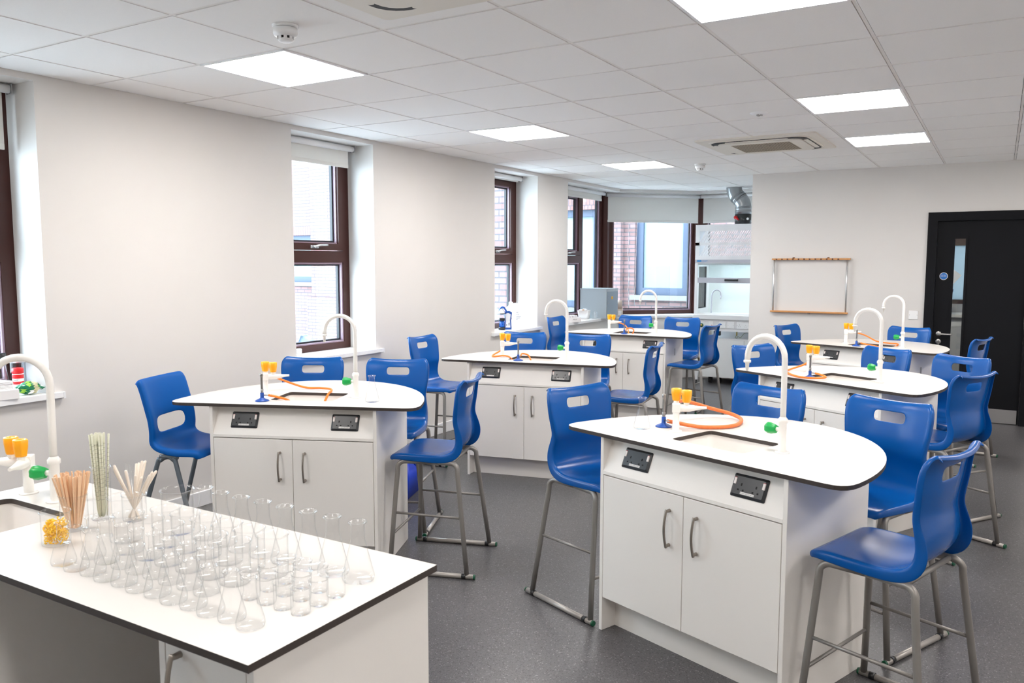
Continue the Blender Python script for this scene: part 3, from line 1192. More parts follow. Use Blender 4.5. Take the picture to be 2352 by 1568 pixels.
burner('T4', 0.345, 0.080, 20,
       [(0.41, 0.10, 0.025), (0.455, 0.085, 0.02), (0.47, 0.055, 0.016), (0.42, 0.02, 0.010), (0.33, 0.008, 0.0075), (0.22, 0.055, 0.008), (0.10, 0.15, 0.008), (0.06, 0.25, 0.012), (0.10, 0.36, 0.05), (e[0] - 0.02, e[1] + 0.02, 0.1), e, e0],
       'bunsen burner ringed by its orange hose on the table behind the nearest right one')
e = gas_end('T5'); e0 = gas_end('T5', 1, 0.105)
burner('T5', 0.43, 0.080, 80,
       [(0.43, 0.15, 0.05), (0.47, 0.18, 0.055), (0.50, 0.17, 0.03), (0.47, 0.16, -0.03), (0.42, 0.24, -0.03), (0.36, 0.36, 0.03), (0.27, 0.44, 0.075), e, e0],
       'bunsen burner on the farthest left table in front of the fume cupboard')
e = gas_end('T6'); e0 = gas_end('T6', 1, 0.105)
burner('T6', 0.39, 0.080, 15,
       [(0.46, 0.10, 0.022), (0.54, 0.12, 0.010), (0.60, 0.13, -0.004), (0.605, 0.25, -0.02), (0.60, 0.41, 0.012), (0.50, 0.45, 0.012), (0.38, 0.46, 0.02), (0.25, 0.47, 0.07), e, e0],
       'bunsen burner on the farthest right table near the black door')

# ================================================================== STOOLS
def build_shell(parent):
    # profile: (y, z, half width, edge lift forward/up, flange depth)
    P = [(0.236, 0.583, 0.170, 0.000, 0.016),
         (0.228, 0.603, 0.186, 0.001, 0.024),
         (0.195, 0.614, 0.194, 0.003, 0.030),
         (0.110, 0.611, 0.199, 0.006, 0.034),
         (0.020, 0.605, 0.199, 0.009, 0.036),
         (-0.055, 0.604, 0.196, 0.012, 0.040),
         (-0.105, 0.617, 0.190, 0.016, 0.048),
         (-0.135, 0.650, 0.185, 0.020, 0.050),
         (-0.148, 0.700, 0.182, 0.026, 0.046),
         (-0.144, 0.750, 0.179, 0.033, 0.038),
         (-0.134, 0.785, 0.178, 0.030, 0.030),
         (-0.137, 0.820, 0.184, 0.030, 0.028),
         (-0.147, 0.868, 0.192, 0.032, 0.027),
         (-0.152, 0.906, 0.196, 0.033, 0.026),
         (-0.160, 0.950, 0.197, 0.034, 0.024),
         (-0.168, 0.975, 0.192, 0.032, 0.022),
         (-0.178, 0.994, 0.176, 0.026, 0.016)]
    U = [0.0, 0.25, 0.36, 0.62, 0.86, 0.97]
    us = [-u for u in reversed(U[1:])] + U
    bm = bmesh.new()
    rows = []
    n = len(P)
    for i, (y, z, w, lift, fl) in enumerate(P):
        a = Vector((0, P[min(i + 1, n - 1)][0] - P[max(i - 1, 0)][0], P[min(i + 1, n - 1)][1] - P[max(i - 1, 0)][1])).normalized()
        nrm = Vector((0, -a.z, a.y))      # pointing up / forward
        if nrm.z < 0 and i < 5:
            nrm = -nrm
        nrm = Vector((0, a.z, -a.y)) if False else Vector((0, 1, 0)) * max(0, a.z) + Vector((0, 0, 1)) * abs(a.y)
        nrm.normalize()
        row = []
        row.append(bm.verts.new(Vector((-w - 0.002, y, z)) + nrm * (lift - fl)))
        row.append(bm.verts.new(Vector((-w - 0.003, y, z)) + nrm * (lift - 0.006)))
        for u in us:
            row.append(bm.verts.new(Vector((u * w, y, z)) + nrm * (lift * abs(u) ** 2.2)))
        row.append(bm.verts.new(Vector((w + 0.003, y, z)) + nrm * (lift - 0.006)))
        row.append(bm.verts.new(Vector((w + 0.002, y, z)) + nrm * (lift - fl)))
        rows.append(row)
    # rolled top edge and front lip
    y, z, w, lift, fl = P[-1]
    rows.append([bm.verts.new((v.co.x * 0.97, v.co.y - 0.014, v.co.z + 0.002)) for v in rows[-1]])
    rows.append([bm.verts.new((v.co.x * 0.985, v.co.y - 0.008, v.co.z - 0.014)) for v in rows[-1]])
    m_ = len(rows[0])
    for i in range(len(rows) - 1):
        for k in range(m_ - 1):
            # hand slot: rows 13-14, centre columns
            if i == 13 and 2 + 2 < k + 1 < m_ - 3 - 1 and abs((rows[i][k].co.x + rows[i][k + 1].co.x) / 2) < 0.069:
                continue
            f = bm.faces.new([rows[i][k], rows[i][k + 1], rows[i + 1][k + 1], rows[i + 1][k]])
            f.smooth = True
    bmesh.ops.recalc_face_normals(bm, faces=bm.faces[:])
    me = bpy.data.meshes.new('seat_shell')
    bm.to_mesh(me)
    bm.free()
    me.materials.append(MATS['chair_blue'])
    o = bpy.data.objects.new('seat_shell', me)
    COL.objects.link(o)
    o.parent = parent
    so = o.modifiers.new('s', 'SOLIDIFY')
    so.thickness = 0.006
    so.offset = 0
    sb = o.modifiers.new('u', 'SUBSURF')
    sb.levels = 2
    sb.render_levels = 2
    bpy.context.view_layer.update()
    return apply_mods(o)


def build_stool():
    r_ = empty('lab_stool')
    build_shell(r_)
    for sx in (1, -1):
        for front in (1, 0):
            c = mb('leg_grey')
            if front:
                p = [(sx * 0.247, 0.216, 0.02), (sx * 0.222, 0.201, 0.27), (sx * 0.196, 0.186, 0.52)]
                for k in range(1, 6):
                    a = R(90 * k / 5)
                    p.append((sx * (0.196 - 0.012 * k / 5), 0.150 + 0.036 * math.cos(a) - 0.0 * k, 0.542 + 0.036 * math.sin(a)))
                p.append((sx * 0.180, 0.03, 0.579))
            else:
                p = [(sx * 0.247, -0.197, 0.02), (sx * 0.222, -0.167, 0.27), (sx * 0.196, -0.137, 0.52)]
                for k in range(1, 6):
                    a = R(90 * k / 5)
                    p.append((sx * (0.196 - 0.012 * k / 5), -0.101 - 0.036 * math.cos(a), 0.542 + 0.036 * math.sin(a)))
                p.append((sx * 0.180, 0.03, 0.579))
            c.tube(p, 0.0128, 10)
            c.build('leg', parent=r_)
        c = mb('skid_grey')
        c.tube([(sx * 0.25, -0.235, 0.0125), (sx * 0.25, 0.235, 0.0125)], 0.0125, 12)
        sk = c.build('skid', parent=r_)
        for q in (-1, 1):
            c = mb('green_cap')
            c.tube([(sx * 0.25, q * 0.233, 0.0128), (sx * 0.25, q * 0.241, 0.0128)], [0.0132, 0.012], 12)
            c.build('end_cap', parent=sk)
            c = mb('black_plastic')
            c.tube([(sx * 0.25, q * 0.172, 0.0128), (sx * 0.25, q * 0.194, 0.0128)], 0.0142, 12)
            c.build('skid_clip', parent=sk)
        c = mb('leg_grey')
        c.tube([(sx * 0.218, -0.162, 0.303), (sx * 0.218, 0.199, 0.313)], 0.0068, 8)
        c.build('side_rung', parent=r_)
    mb('leg_grey').tube([(-0.229, 0.2055, 0.20), (0.229, 0.2055, 0.20)], 0.0068, 8).build('front_rung', parent=r_)
    c = mb('leg_grey')
    c.tube([(-0.182, -0.095, 0.578), (0.182, -0.095, 0.578)], 0.010, 8)
    c.build('rear_crossbar', parent=r_)
    c = mb('leg_grey')
    c.tube([(-0.182, 0.125, 0.578), (0.182, 0.125, 0.578)], 0.010, 8)
    c.build('front_crossbar', parent=r_)
    mb('black_plastic').box(-0.10, 0.10, 0.0, 0.10, 0.576, 0.598, bev=0.004, seg=1).build('mount_plate', parent=r_)
    return r_


STOOLS = [
    (2.867, 3.451, 338.2, 'blue stool at the left tip of the nearest right table, seen from the front'),
    (3.475, 3.836, 249.7, 'blue stool behind the nearest right table, tucked behind its swan-neck tap'),
    (4.014, 3.717, 245.9, 'blue stool at the rounded back right of the nearest right table, facing it'),
    (4.215, 2.977, 162.3, 'nearest blue stool at the right front, whole seat and backrest rear in view'),
    (0.811, 3.596, 298.5, 'blue stool behind the nearest left table, under the second window'),
    (1.324, 3.795, 294.1, 'blue stool behind the conical flask on the nearest left table'),
    (1.943, 3.462, 199.1, 'blue stool at the right end of the nearest left table, backrest turned away'),
    (0.552, 5.327, 2.9, 'blue stool by the window wall at the left tip of the middle left table'),
    (0.977, 5.921, 283.9, 'blue stool behind the middle left table, below the jerrycan window sill'),
    (1.539, 6.021, 283.8, 'blue stool behind the middle left table, a black socket seen through its slot'),
    (2.141, 5.647, 188.4, 'blue stool at the right end of the middle left table, seen from its side'),
    (0.352, 8.052, 359.3, 'blue stool beside the far window wall, at the left tip of the farthest left table'),
    (0.906, 8.530, 272.0, 'blue stool behind the farthest left table, below the corner window sill'),
    (1.485, 8.500, 276.0, 'blue stool behind the right end of the farthest left table, facing the camera'),
    (1.916, 7.792, 174.1, 'blue stool in front of the fume cupboard, backrest turned away'),
    (3.050, 5.919, 326.8, 'blue stool at the left tip of the table behind the nearest right one'),
    (3.720, 6.131, 236.9, 'blue stool between the two rear right tables, a socket showing through its slot'),
    (4.196, 5.818, 236.2, 'blue stool facing the camera directly in front of the black door'),
    (4.236, 5.112, 152.0, 'blue stool with its rear to the camera, second nearest at the right edge'),
    (2.836, 8.117, 339.0, 'blue stool below the wooden wall rack at the farthest right table'),
    (3.706, 8.318, 250.7, 'blue stool below the blank wall plate, beside the door frame'),
    (4.215, 7.545, 162.8, 'farthest blue stool on the right, small against the black door'),
]
proto = build_stool()
index_children()
for k, (x, y, a, lab) in enumerate(STOOLS):
    o = proto if k == 0 else copy_tree(proto)
    o.location = (x, y, 0)
    o.rotation_euler = (0, 0, R(a - 90))
    tag(o, lab, 'stool', 'blue high stools around the lab tables')


# the odd one-piece chair with an open lower back
def build_post_chair():
    r_ = empty('high_chair', (0.565, 2.745, 0), R(20.6 - 90), 'blue one-piece chair with open lower back slot and slate legs, by the left wall', 'chair')
    P = [(0.350, 0.590, 0.195), (0.345, 0.615, 0.203), (0.31, 0.628, 0.206), (0.22, 0.622, 0.206), (0.15, 0.622, 0.204), (0.10, 0.634, 0.202),
         (0.068, 0.665, 0.2), (0.055, 0.70, 0.2), (0.044, 0.785, 0.2), (0.038, 0.80, 0.2), (0.028, 0.84, 0.200), (0.012, 0.90, 0.200), (0.0, 0.940, 0.200), (-0.006, 0.953, 0.198), (-0.012, 0.958, 0.196)]
    us = [-1, -0.8, -0.64, -0.25, 0.25, 0.64, 0.8, 1]
    bm = bmesh.new()
    rows = []
    n = len(P)
    for i, (y, z, w) in enumerate(P):
        t = Vector((0, P[min(i + 1, n - 1)][0] - P[max(i - 1, 0)][0], P[min(i + 1, n - 1)][1] - P[max(i - 1, 0)][1])).normalized()
        nrm = (Vector((0, 1, 0)) * max(0, t.z) + Vector((0, 0, 1)) * abs(t.y)).normalized()
        cv = 0.045 if i > 6 else (0.02 if i > 3 else 0.008)
        fl = 0.035 if i < 6 else 0.03
        row = [bm.verts.new(Vector((-w - 0.001, y, z)) + nrm * (cv - fl))]
        row += [bm.verts.new(Vector((u * w, y, z)) + nrm * cv * abs(u) ** 2 + Vector((0, 0, (0.03 if i > 8 else 0) * (1 - u * u) * min(1, (i - 8) / 3)))) for u in us]
        row += [bm.verts.new(Vector((w + 0.001, y, z)) + nrm * (cv - fl))]
        rows.append(row)
    rows.append([bm.verts.new((v.co.x * 0.98, v.co.y - 0.008, v.co.z - 0.003)) for v in rows[-1]])
    for i in range(len(rows) - 1):
        for k in range(len(rows[0]) - 1):
            if i == 7 and 3 <= k <= 5:
                continue
            bm.faces.new([rows[i][k], rows[i][k + 1], rows[i + 1][k + 1], rows[i + 1][k]]).smooth = True
    bmesh.ops.recalc_face_normals(bm, faces=bm.faces[:])
    me = bpy.data.meshes.new('seat_shell')
    bm.to_mesh(me)
    bm.free()
    me.materials.append(MATS['chair_blue_matt'])
    o = bpy.data.objects.new('seat_shell', me)
    COL.objects.link(o)
    o.parent = r_
    so = o.modifiers.new('s', 'SOLIDIFY')
    so.thickness = 0.007
    so.offset = 0
    sb = o.modifiers.new('u', 'SUBSURF')
    sb.levels = sb.render_levels = 2
    bpy.context.view_layer.update()
    apply_mods(o)
    for sx in (1, -1):
        for fr in (1, 0):
            c = mb('leg_slate')
            if fr:
                p = [(sx * 0.19, 0.12, 0.592), (sx * 0.19, 0.17, 0.592), (sx * 0.19, 0.198, 0.575), (sx * 0.192, 0.213, 0.545), (sx * 0.215, 0.35, 0.012)]
            else:
                p = [(sx * 0.19, 0.22, 0.592), (sx * 0.19, 0.16, 0.592), (sx * 0.19, 0.12, 0.572), (sx * 0.192, 0.095, 0.53), (sx * 0.215, -0.06, 0.012)]
            c.tube(smooth_path(p, 5), 0.0125, 10)
            lg = c.build('leg', parent=r_)
            q = Vector(p[-1])
            mb('black_plastic').tube([q + Vector((0, 0, -0.012)), q + Vector((0, 0, 0.02))], [0.014, 0.0145], 10).build('foot_cap', parent=lg)
    mb('leg_slate').box(-0.19, 0.19, 0.14, 0.20, 0.582, 0.598).build('seat_brace', parent=r_)
    return r_


build_post_chair()

# ================================================================== NEAREST BENCH
b_ = empty('demonstration_bench', (0, 0, 0), 0, 'white rectangular bench nearest the camera at lower left, crowded with glassware', 'bench')
BX0, BX1, BY0, BY1 = 1.775, 3.335, 0.938, 1.512
SK = (1.868, 2.19, 1.03, 1.285)
mb('laminate').prism([(BX0, BY0), (BX1, BY0), (BX1, BY1), (BX0, BY1)], 0.860, ZT, hole=rrect(*SK, 0.025), side='core_black', top='laminate').build('benchtop', parent=b_)
build_sink(b_, *SK)
for x in (1.80, 2.37, 3.045, 3.302):
    mb('cabinet').box(x, x + 0.018, 0.962, 1.495, 0.0, 0.860).build('side_panel', parent=b_)
mb('kneehole_shade').box(1.818, 3.302, 1.477, 1.495, 0.0, 0.8595).build('back_panel', parent=b_)  # white panel coloured grey to stand in for the knee-space shade
for x0, x1 in ((1.818, 2.37), (3.063, 3.302)):
    mb('cabinet').box(x0, x1, 1.04, 1.056, 0, 0.148).build('plinth', parent=b_)
    mb('cabinet').box(x0, x1, 0.98, 1.477, 0.148, 0.166).build('cabinet_floor', parent=b_)
build_door(b_, 3.066, 3.299, 0.151, 0.855, 3.112, y0=0.962, hz=0.76)
build_door(b_, 1.821, 2.092, 0.151, 0.855, 2.03, y0=0.962)
build_door(b_, 2.096, 2.367, 0.151, 0.855, 2.15, y0=0.962)
build_tap(b_, (2.030, 1.338, ZT), R(40), R(-12))
build_gas(b_, (1.868, 1.345, ZT), R(221))

GLASS_TOP = ZT + 0.0004


def flask_mesh(name, h, rb, rn, seg=28):
    """Erlenmeyer outline"""
    zs = h * 0.66
    pr = [(0, 0.0012), (rb * 0.80, 0.0), (rb * 0.95, 0.0025), (rb, 0.008), (rb * 0.985, 0.014)]
    for k in range(1, 9):
        t = k / 9
        pr.append((rb * 0.985 + (rn * 1.12 - rb * 0.985) * t, 0.014 + (zs - 0.014) * t))
    pr += [(rn * 1.03, zs + 0.006), (rn, zs + 0.014), (rn, h - 0.008), (rn * 1.10, h - 0.005), (rn * 1.32, h - 0.0035), (rn * 1.40, h - 0.0015), (rn * 1.32, h + 0.0005), (rn * 1.12, h), (rn * 0.97, h - 0.004)]
    c = mb('glass')
    c.lathe(pr, seg)
    return c


def beaker_mesh(h, r_, seg=30):
    def spout(a, z):
        if z < h * 0.93: return 1
        d = abs((a + PI) % (2 * PI) - PI)
        return 1 + 0.16 * math.exp(-(d / 0.22) ** 2) * (z - h * 0.93) / (h * 0.07)
    c = mb('glass')
    c.lathe([(0, 0.001), (r_ * 0.85, 0.0), (r_ * 0.97, 0.003), (r_, 0.009), (r_, h * 0.93), (r_ * 1.01, h * 0.97), (r_ * 1.07, h - 0.0022), (r_ * 1.10, h - 0.001), (r_ * 1.08, h + 0.0008), (r_ * 1.03, h + 0.0006), (r_ * 0.985, h - 0.002)], seg, fn=spout)
    return c


ORD = ['first', 'second', 'third', 'fourth', 'fifth', 'sixth', 'seventh', 'eighth', 'ninth', 'tenth', 'eleventh', 'twelfth', 'thirteenth']


def scatter(meshes, pts, label_fn, name, cat, group, rot=None):
    for k, p in enumerate(pts):
        me = meshes
        o = bpy.data.objects.new(name, me)
        COL.objects.link(o)
        o.location = (p[0], p[1], GLASS_TOP)
        o.rotation_euler = (0, 0, rot if rot is not None else random.uniform(0, 6.28))
        tag(o, label_fn(k), cat, group)


big = flask_mesh('conical_flask', 0.138, 0.0372, 0.0155).build('conical_flask')
bigm = big.data
bpy.data.objects.remove(big)
sm = flask_mesh('conical_flask', 0.104, 0.0288, 0.0125).build('conical_flask')
smm = sm.data
bpy.data.objects.remove(sm)
bk = beaker_mesh(0.098, 0.0345).build('beaker')
bkm = bk.data
bpy.data.objects.remove(bk)
bk = beaker_mesh(0.118, 0.041).build('beaker')
bkbm = bk.data
bpy.data.objects.remove(bk)
bk = beaker_mesh(0.058, 0.0205, 22).build('beaker')
bksm = bk.data
bpy.data.objects.remove(bk)

pts = [(2.700 + 0.0768 * k, 1.342 + (0.012 if k == 0 else 0)) for k in range(8)]
scatter(bigm, pts, lambda k: '%s from left in the back row of eight large conical flasks on the nearest bench' % ORD[k], 'conical_flask', 'flask', 'large conical flasks in the back row')
pts = [(2.562 + 0.0595 * k, 1.052 - (0.004 if k % 2 else 0)) for k in range(12)]
scatter(smm, pts, lambda k: '%s from left in the front row of small conical flasks on the nearest bench' % ORD[k], 'conical_flask', 'flask', 'small conical flasks in the front row')
pts = [(2.580 + 0.0605 * k, 1.116 - (0.003 if k % 2 else 0)) for k in range(8)]
scatter(smm, pts, lambda k: '%s from left in the second row of small conical flasks on the nearest bench' % ORD[k], 'conical_flask', 'flask', 'small conical flasks in the second row')
pts = [(2.622 + 0.0775 * k, 1.186) for k in range(6)]
scatter(bkm, pts, lambda k: '%s from left in the nearer row of glass beakers between the flask rows' % ORD[k], 'beaker', 'beaker', 'glass beakers between the flask rows', rot=R(-30))
pts = [(2.660 + 0.0775 * k, 1.264) for k in range(6)]
scatter(bkm, pts, lambda k: '%s from left in the farther row of glass beakers before the large flasks' % ORD[k], 'beaker', 'beaker', 'glass beakers between the flask rows', rot=R(-20))
scatter(bkbm, [(2.598, 1.345)], lambda k: 'wide empty beaker left of the large conical flasks, beside the stirring rod beaker', 'beaker', 'beaker', 'glass beakers between the flask rows', rot=R(-25))
scatter(bkbm, [(2.535, 1.235)], lambda k: 'wide empty beaker in front of the pipette cylinder on the nearest bench', 'beaker', 'beaker', 'glass beakers between the flask rows', rot=R(-25))
pts = [(3.105 + 0.05 * (k % 4), 1.250 - 0.052 * (k // 4)) for k in range(12)]
scatter(bksm, pts, lambda k: ['tiny glass beaker in the farthest row of tiny beakers, %s from left', 'tiny glass beaker in the middle row of tiny beakers, %s from left', 'tiny glass beaker in the nearest row of tiny beakers, %s from left'][k // 4] % ORD[k % 4], 'beaker', 'beaker', 'tiny beakers at the right end of the bench', rot=R(-30))

# beaker with yellow bits
yb = beaker_mesh(0.088, 0.0345).build('beaker', loc=(2.409, 1.122, GLASS_TOP), rot=(0, 0, R(15)))
tag(yb, 'beaker holding tangled yellow bits beside the sink of the nearest bench', 'beaker')
c = mb('yellow_bits')
rnd = random.Random(3)
for k in range(150):
    a, q = rnd.uniform(0, 2 * PI), 0.026 * math.sqrt(rnd.random())
    z = 0.008 + 0.055 * rnd.random()
    p0 = Vector((q * math.cos(a), q * math.sin(a), z))
    ps = []
    ax = Vector((rnd.uniform(-1, 1), rnd.uniform(-1, 1), rnd.uniform(-1, 1))).normalized()
    o1 = ax.orthogonal().normalized()
    o2 = ax.cross(o1)
    rad = rnd.uniform(0.004, 0.007)
    for t in range(7):
        an = t / 6 * rnd.uniform(4.2, 5.5)
        v = p0 + o1 * rad * math.cos(an) + o2 * rad * math.sin(an)
        if math.hypot(v.x, v.y) > 0.0322:
            s = 0.0322 / math.hypot(v.x, v.y)
            v.x *= s
            v.y *= s
        v.z = max(v.z, 0.006)
        ps.append(v)
    c.tube(ps, 0.0016, 5)
o = c.build('yellow_rings', loc=(2.409, 1.122, GLASS_TOP))
tag(o, 'tangle of bright yellow plastic bits inside the beaker by the sink', 'plastic bits', kind='stuff')

# splint beaker
sb_ = beaker_mesh(0.098, 0.0345).build('beaker', loc=(2.335, 1.215, GLASS_TOP), rot=(0, 0, R(0)))
tag(sb_, 'beaker packed with thin wooden splints on the nearest bench', 'beaker')
c0 = mb('splint_wood').box(-0.003, 0.003, -0.001, 0.001, 0, 0.148).build('wooden_splint')
spm = c0.data
bpy.data.objects.remove(c0)
rnd = random.Random(5)
for k in range(58):
    a, q = rnd.uniform(0, 2 * PI), 0.024 * math.sqrt(rnd.random())
    bx, by = q * 0.55 * math.cos(a), q * 0.55 * math.sin(a)
    tx, ty = q * 1.75 * math.cos(a) - 0.004, q * 1.75 * math.sin(a)
    dirv = Vector((tx - bx, ty - by, 0.13)).normalized()
    o = bpy.data.objects.new('wooden_splint', spm)
    COL.objects.link(o)
    o.rotation_mode = 'QUATERNION'
    o.rotation_quaternion = dirv.to_track_quat('Z', 'Y') @ Matrix.Rotation(rnd.uniform(0, 3), 3, 'Z').to_quaternion()
    o.location = (2.335 + bx, 1.215 + by, GLASS_TOP + 0.005 + rnd.uniform(0, 0.004))
    tag(o, 'thin pale wooden splint bunched in the beaker near the pipette cylinder', 'splint', 'wooden splints in the beaker')

# cylinder with pipettes
c = mb('glass')
c.lathe([(0, 0.002), (0.028, 0.0), (0.030, 0.004), (0.026, 0.008), (0.024, 0.014), (0.024, 0.145), (0.027, 0.148), (0.0285, 0.151), (0.027, 0.153), (0.0235, 0.149)], 26)
tag(c.build('gas_jar', loc=(2.311, 1.311, GLASS_TOP)), 'tall glass cylinder holding a bundle of greenish pipettes', 'glass cylinder')
c = mb('pipette')
c.tube([(0, 0, 0), (0, 0, 0.02), (0, 0, 0.235)], [0.0012, 0.0026, 0.0028], 7)
c.use('pipette_marks')
for k in range(14):
    c.tube([(0, 0, 0.05 + 0.012 * k), (0, 0, 0.0506 + 0.012 * k)], 0.003, 7)
c0 = c.build('pipette')
ppm = c0.data
bpy.data.objects.remove(c0)
for k in range(30):
    a, q = rnd.uniform(0, 2 * PI), math.sqrt(rnd.random())
    bx, by = 0.011 * q * math.cos(a), 0.011 * q * math.sin(a)
    tx, ty = 0.025 * q * math.cos(a), 0.025 * q * math.sin(a)
    dirv = Vector((tx - bx - 0.002, ty - by, 0.23)).normalized()
    o = bpy.data.objects.new('pipette', ppm)
    COL.objects.link(o)
    o.rotation_mode = 'QUATERNION'
    o.rotation_quaternion = dirv.to_track_quat('Z', 'Y')
    o.location = (2.311 + bx, 1.311 + by, GLASS_TOP + 0.006 + rnd.uniform(0, 0.004))
    tag(o, 'pale green graduated pipette bundled in the tall glass cylinder', 'pipette', 'pipettes in the glass cylinder')

# stirring rods
tag(beaker_mesh(0.075, 0.032).build('beaker', loc=(2.400, 1.350, GLASS_TOP), rot=(0, 0, R(200))), 'beaker of white and clear stirring rods fanning outwards', 'beaker')
rods = []
for m_ in ('rod_cream', 'glass'):
    c0 = mb(m_)
    c0.lathe([(0, 0), (0.0028, 0.0005), (0.0038, 0.003), (0.0038, 0.160), (0.0028, 0.1635), (0, 0.165)], 10)
    c0 = c0.build('stirring_rod')
    rods.append(c0.data)
    bpy.data.objects.remove(c0)
angs = [(-75, 1), (-70, .95), (-64, .9), (-30, .6), (-15, .45), (0, .3), (18, .4), (45, .85), (60, .95), (72, 1), (82, 1), (95, .9), (-85, .9), (-50, .8), (120, .7), (150, .8), (200, .6), (230, .9), (260, .7), (30, .9)]
for k, (a, q) in enumerate(angs):
    # fan mostly sideways as seen from the bench front
    ang = R(60) - R(a)
    tx, ty = 0.055 * q * math.cos(ang), 0.042 * q * math.sin(ang)
    bx, by = -0.38 * tx, -0.38 * ty
    dirv = Vector((tx - bx, ty - by, 0.10)).normalized()
    o = bpy.data.objects.new('stirring_rod', rods[0 if k % 3 else 1])
    COL.objects.link(o)
    o.rotation_mode = 'QUATERNION'
    o.rotation_quaternion = dirv.to_track_quat('Z', 'Y')
    o.location = (2.400 + bx, 1.350 + by, GLASS_TOP + 0.006)
    tag(o, ('cream opaque' if k % 3 else 'clear glass') + ' stirring rod leaning in the beaker right of the pipettes', 'stirring rod', ('cream' if k % 3 else 'clear') + ' stirring rods in the beaker')

# flasks on the two tables
for tk, lx, ly, lab in (('T1', 0.055, 0.2, 'single conical flask on the nearest right table, in front of the bunsen burner'), ('T2', 0.83, 0.155, 'single conical flask right of the tap on the nearest left table')):
    p = TM[tk] @ Vector((lx, ly, ZT))
    o = bpy.data.objects.new('conical_flask', bigm)
    COL.objects.link(o)
    o.location = (p.x, p.y, ZT + 0.0004)
    tag(o, lab, 'flask')

# ================================================================== FUME CUPBOARD
fx0, fx1, fy0, fy1 = 0.985, 2.2, 10.50, 11.04
fc = empty('fume_cupboard', (0, 0, 0), 0, 'tall white fume cupboard with slotted upper panel in the far corner', 'fume cupboard')
c = mb('fume_white')
sl = []
# upper slotted front: frame around slot bands, diagonal bars between slots
zb0, zb1 = 1.62, 2.105
c.box(fx0, fx1, fy0, fy0 + 0.003, 2.02, zb1)
c.box(fx0, fx1, fy0, fy0 + 0.003, 1.835, 1.872)
c.box(fx0, fx1, fy0, fy0 + 0.003, zb0, 1.695)
c.box(fx0, fx0 + 0.055, fy0, fy0 + 0.003, 1.695, 2.02)
c.box(fx1 - 0.055, fx1, fy0, fy0 + 0.003, 1.695, 2.02)
for za, zc in ((1.872, 2.02), (1.695, 1.835)):
    n = 40
    pitch_ = (fx1 - fx0 - 0.11) / n
    for k in range(-2, n + 1):
        xa = fx0 + 0.055 + k * pitch_
        sh = 0.6 * (zc - za)
        q = [(xa, za), (xa + pitch_ * 0.66, za), (xa + pitch_ * 0.66 + sh, zc), (xa + sh, zc)]
        x_lo, x_hi = fx0 + 0.05, fx1 - 0.05
        if q[0][0] < x_lo - 1e-6 and q[2][0] < x_lo: continue
        if q[0][0] < x_lo or q[2][0] > x_hi: continue
        A = [c.v((x, fy0 + 0.0002, z)) for x, z in q]
        B = [c.v((x, fy0 + 0.0028, z)) for x, z in q]
        c.f(A, False)
        c.f(B[::-1], False)
        for i in range(4):
            c.f([A[i], B[i], B[(i + 1) % 4], A[(i + 1) % 4]], False)
c.build('slotted_panel', parent=fc)
c = mb('fume_white')
c.box(fx0, fx0 + 0.003, fy0 + 0.003, fy1, 1.62, zb1)
c.box(fx0 + 0.003, fx1, fy0 + 0.003, fy1, 1.60, 1.62)
c.build('upper_housing', parent=fc)
c = mb('fume_white')
c.box(fx0, fx0 + 0.04, fy0, fy0 + 0.05, 0.93, 1.60)
c.box(fx0 + 0.04, fx1 - 0.04, fy0 + 0.03, fy0 + 0.05, 0.93, 0.945)
c.box(fx1 - 0.04, fx1, fy0, fy0 + 0.05, 0.93, 1.62)
c.box(fx0, fx0 + 0.03, fy0 + 0.05, fy1, 0.93, 1.0)
c.box(fx0, fx0 + 0.03, fy0 + 0.05, fy1, 1.56, 1.60)
c.box(fx0, fx0 + 0.03, fy1 - 0.12, fy1, 1.0, 1.56)
c.box(fx0, fx1, fy0 + 0.02, fy0 + 0.05, 1.58, 1.60)
c.build('chamber_frame', parent=fc)
mb('window_gasket').ring(fy0 + 0.05, fy1 - 0.12, 1.0, 1.56, (0, 0.012, 0.012, 0.0), fx0 + 0.004, fx0 + 0.026, axis='y').build('side_gasket', parent=fc)
mb('pane').box(fx0 + 0.012, fx0 + 0.016, fy0 + 0.05, fy1 - 0.13, 1.01, 1.56).build('side_pane', parent=fc)
mb('added_lamp_glow').box(fx0 + 0.12, fx1 - 0.1, fy0 + 0.16, fy0 + 0.22, 1.585, 1.598).build('added_chamber_lamp', parent=fc)  # unseen glowing strip added to brighten the chamber
c = mb('fume_inside')
c.box(fx0 + 0.03, fx1, fy1 - 0.02, fy1, 0.93, 1.60)
c.box(fx1 - 0.02, fx1, fy0 + 0.05, fy1, 0.93, 1.60)
c.build('chamber_lining', parent=fc)
mb('fume_rail').box(fx0 + 0.002, fx1, fy0 - 0.008, fy0, 1.612, 1.65).build('name_band', parent=fc)
c = mb('logo_blue').box(fx0 + 0.03, fx0 + 0.09, fy0 - 0.0095, fy0 - 0.008, 1.622, 1.643)
lg = c.build('maker_logo', parent=fc)
c = mb('logo_blue')
for k in range(2):
    c.box(fx0 + 0.097, fx0 + 0.175 - 0.02 * k, fy0 - 0.0093, fy0 - 0.008, 1.634 - 0.009 * k, 1.6375 - 0.009 * k)
c.build('maker_lines', parent=lg)
sash = mb('fume_rail').box(fx0 + 0.04, fx1 - 0.04, fy0 + 0.005, fy0 + 0.03, 1.345, 1.415, bev=0.003).build('sash_rail', parent=fc)
c = mb('black_plastic')
c.box(1.39, 1.405, fy0 - 0.022, fy0 + 0.005, 1.372, 1.398)
c.box(1.545, 1.56, fy0 - 0.022, fy0 + 0.005, 1.372, 1.398)
c.box(1.39, 1.56, fy0 - 0.032, fy0 - 0.02, 1.372, 1.398, bev=0.004)
c.build('sash_handle', parent=sash)
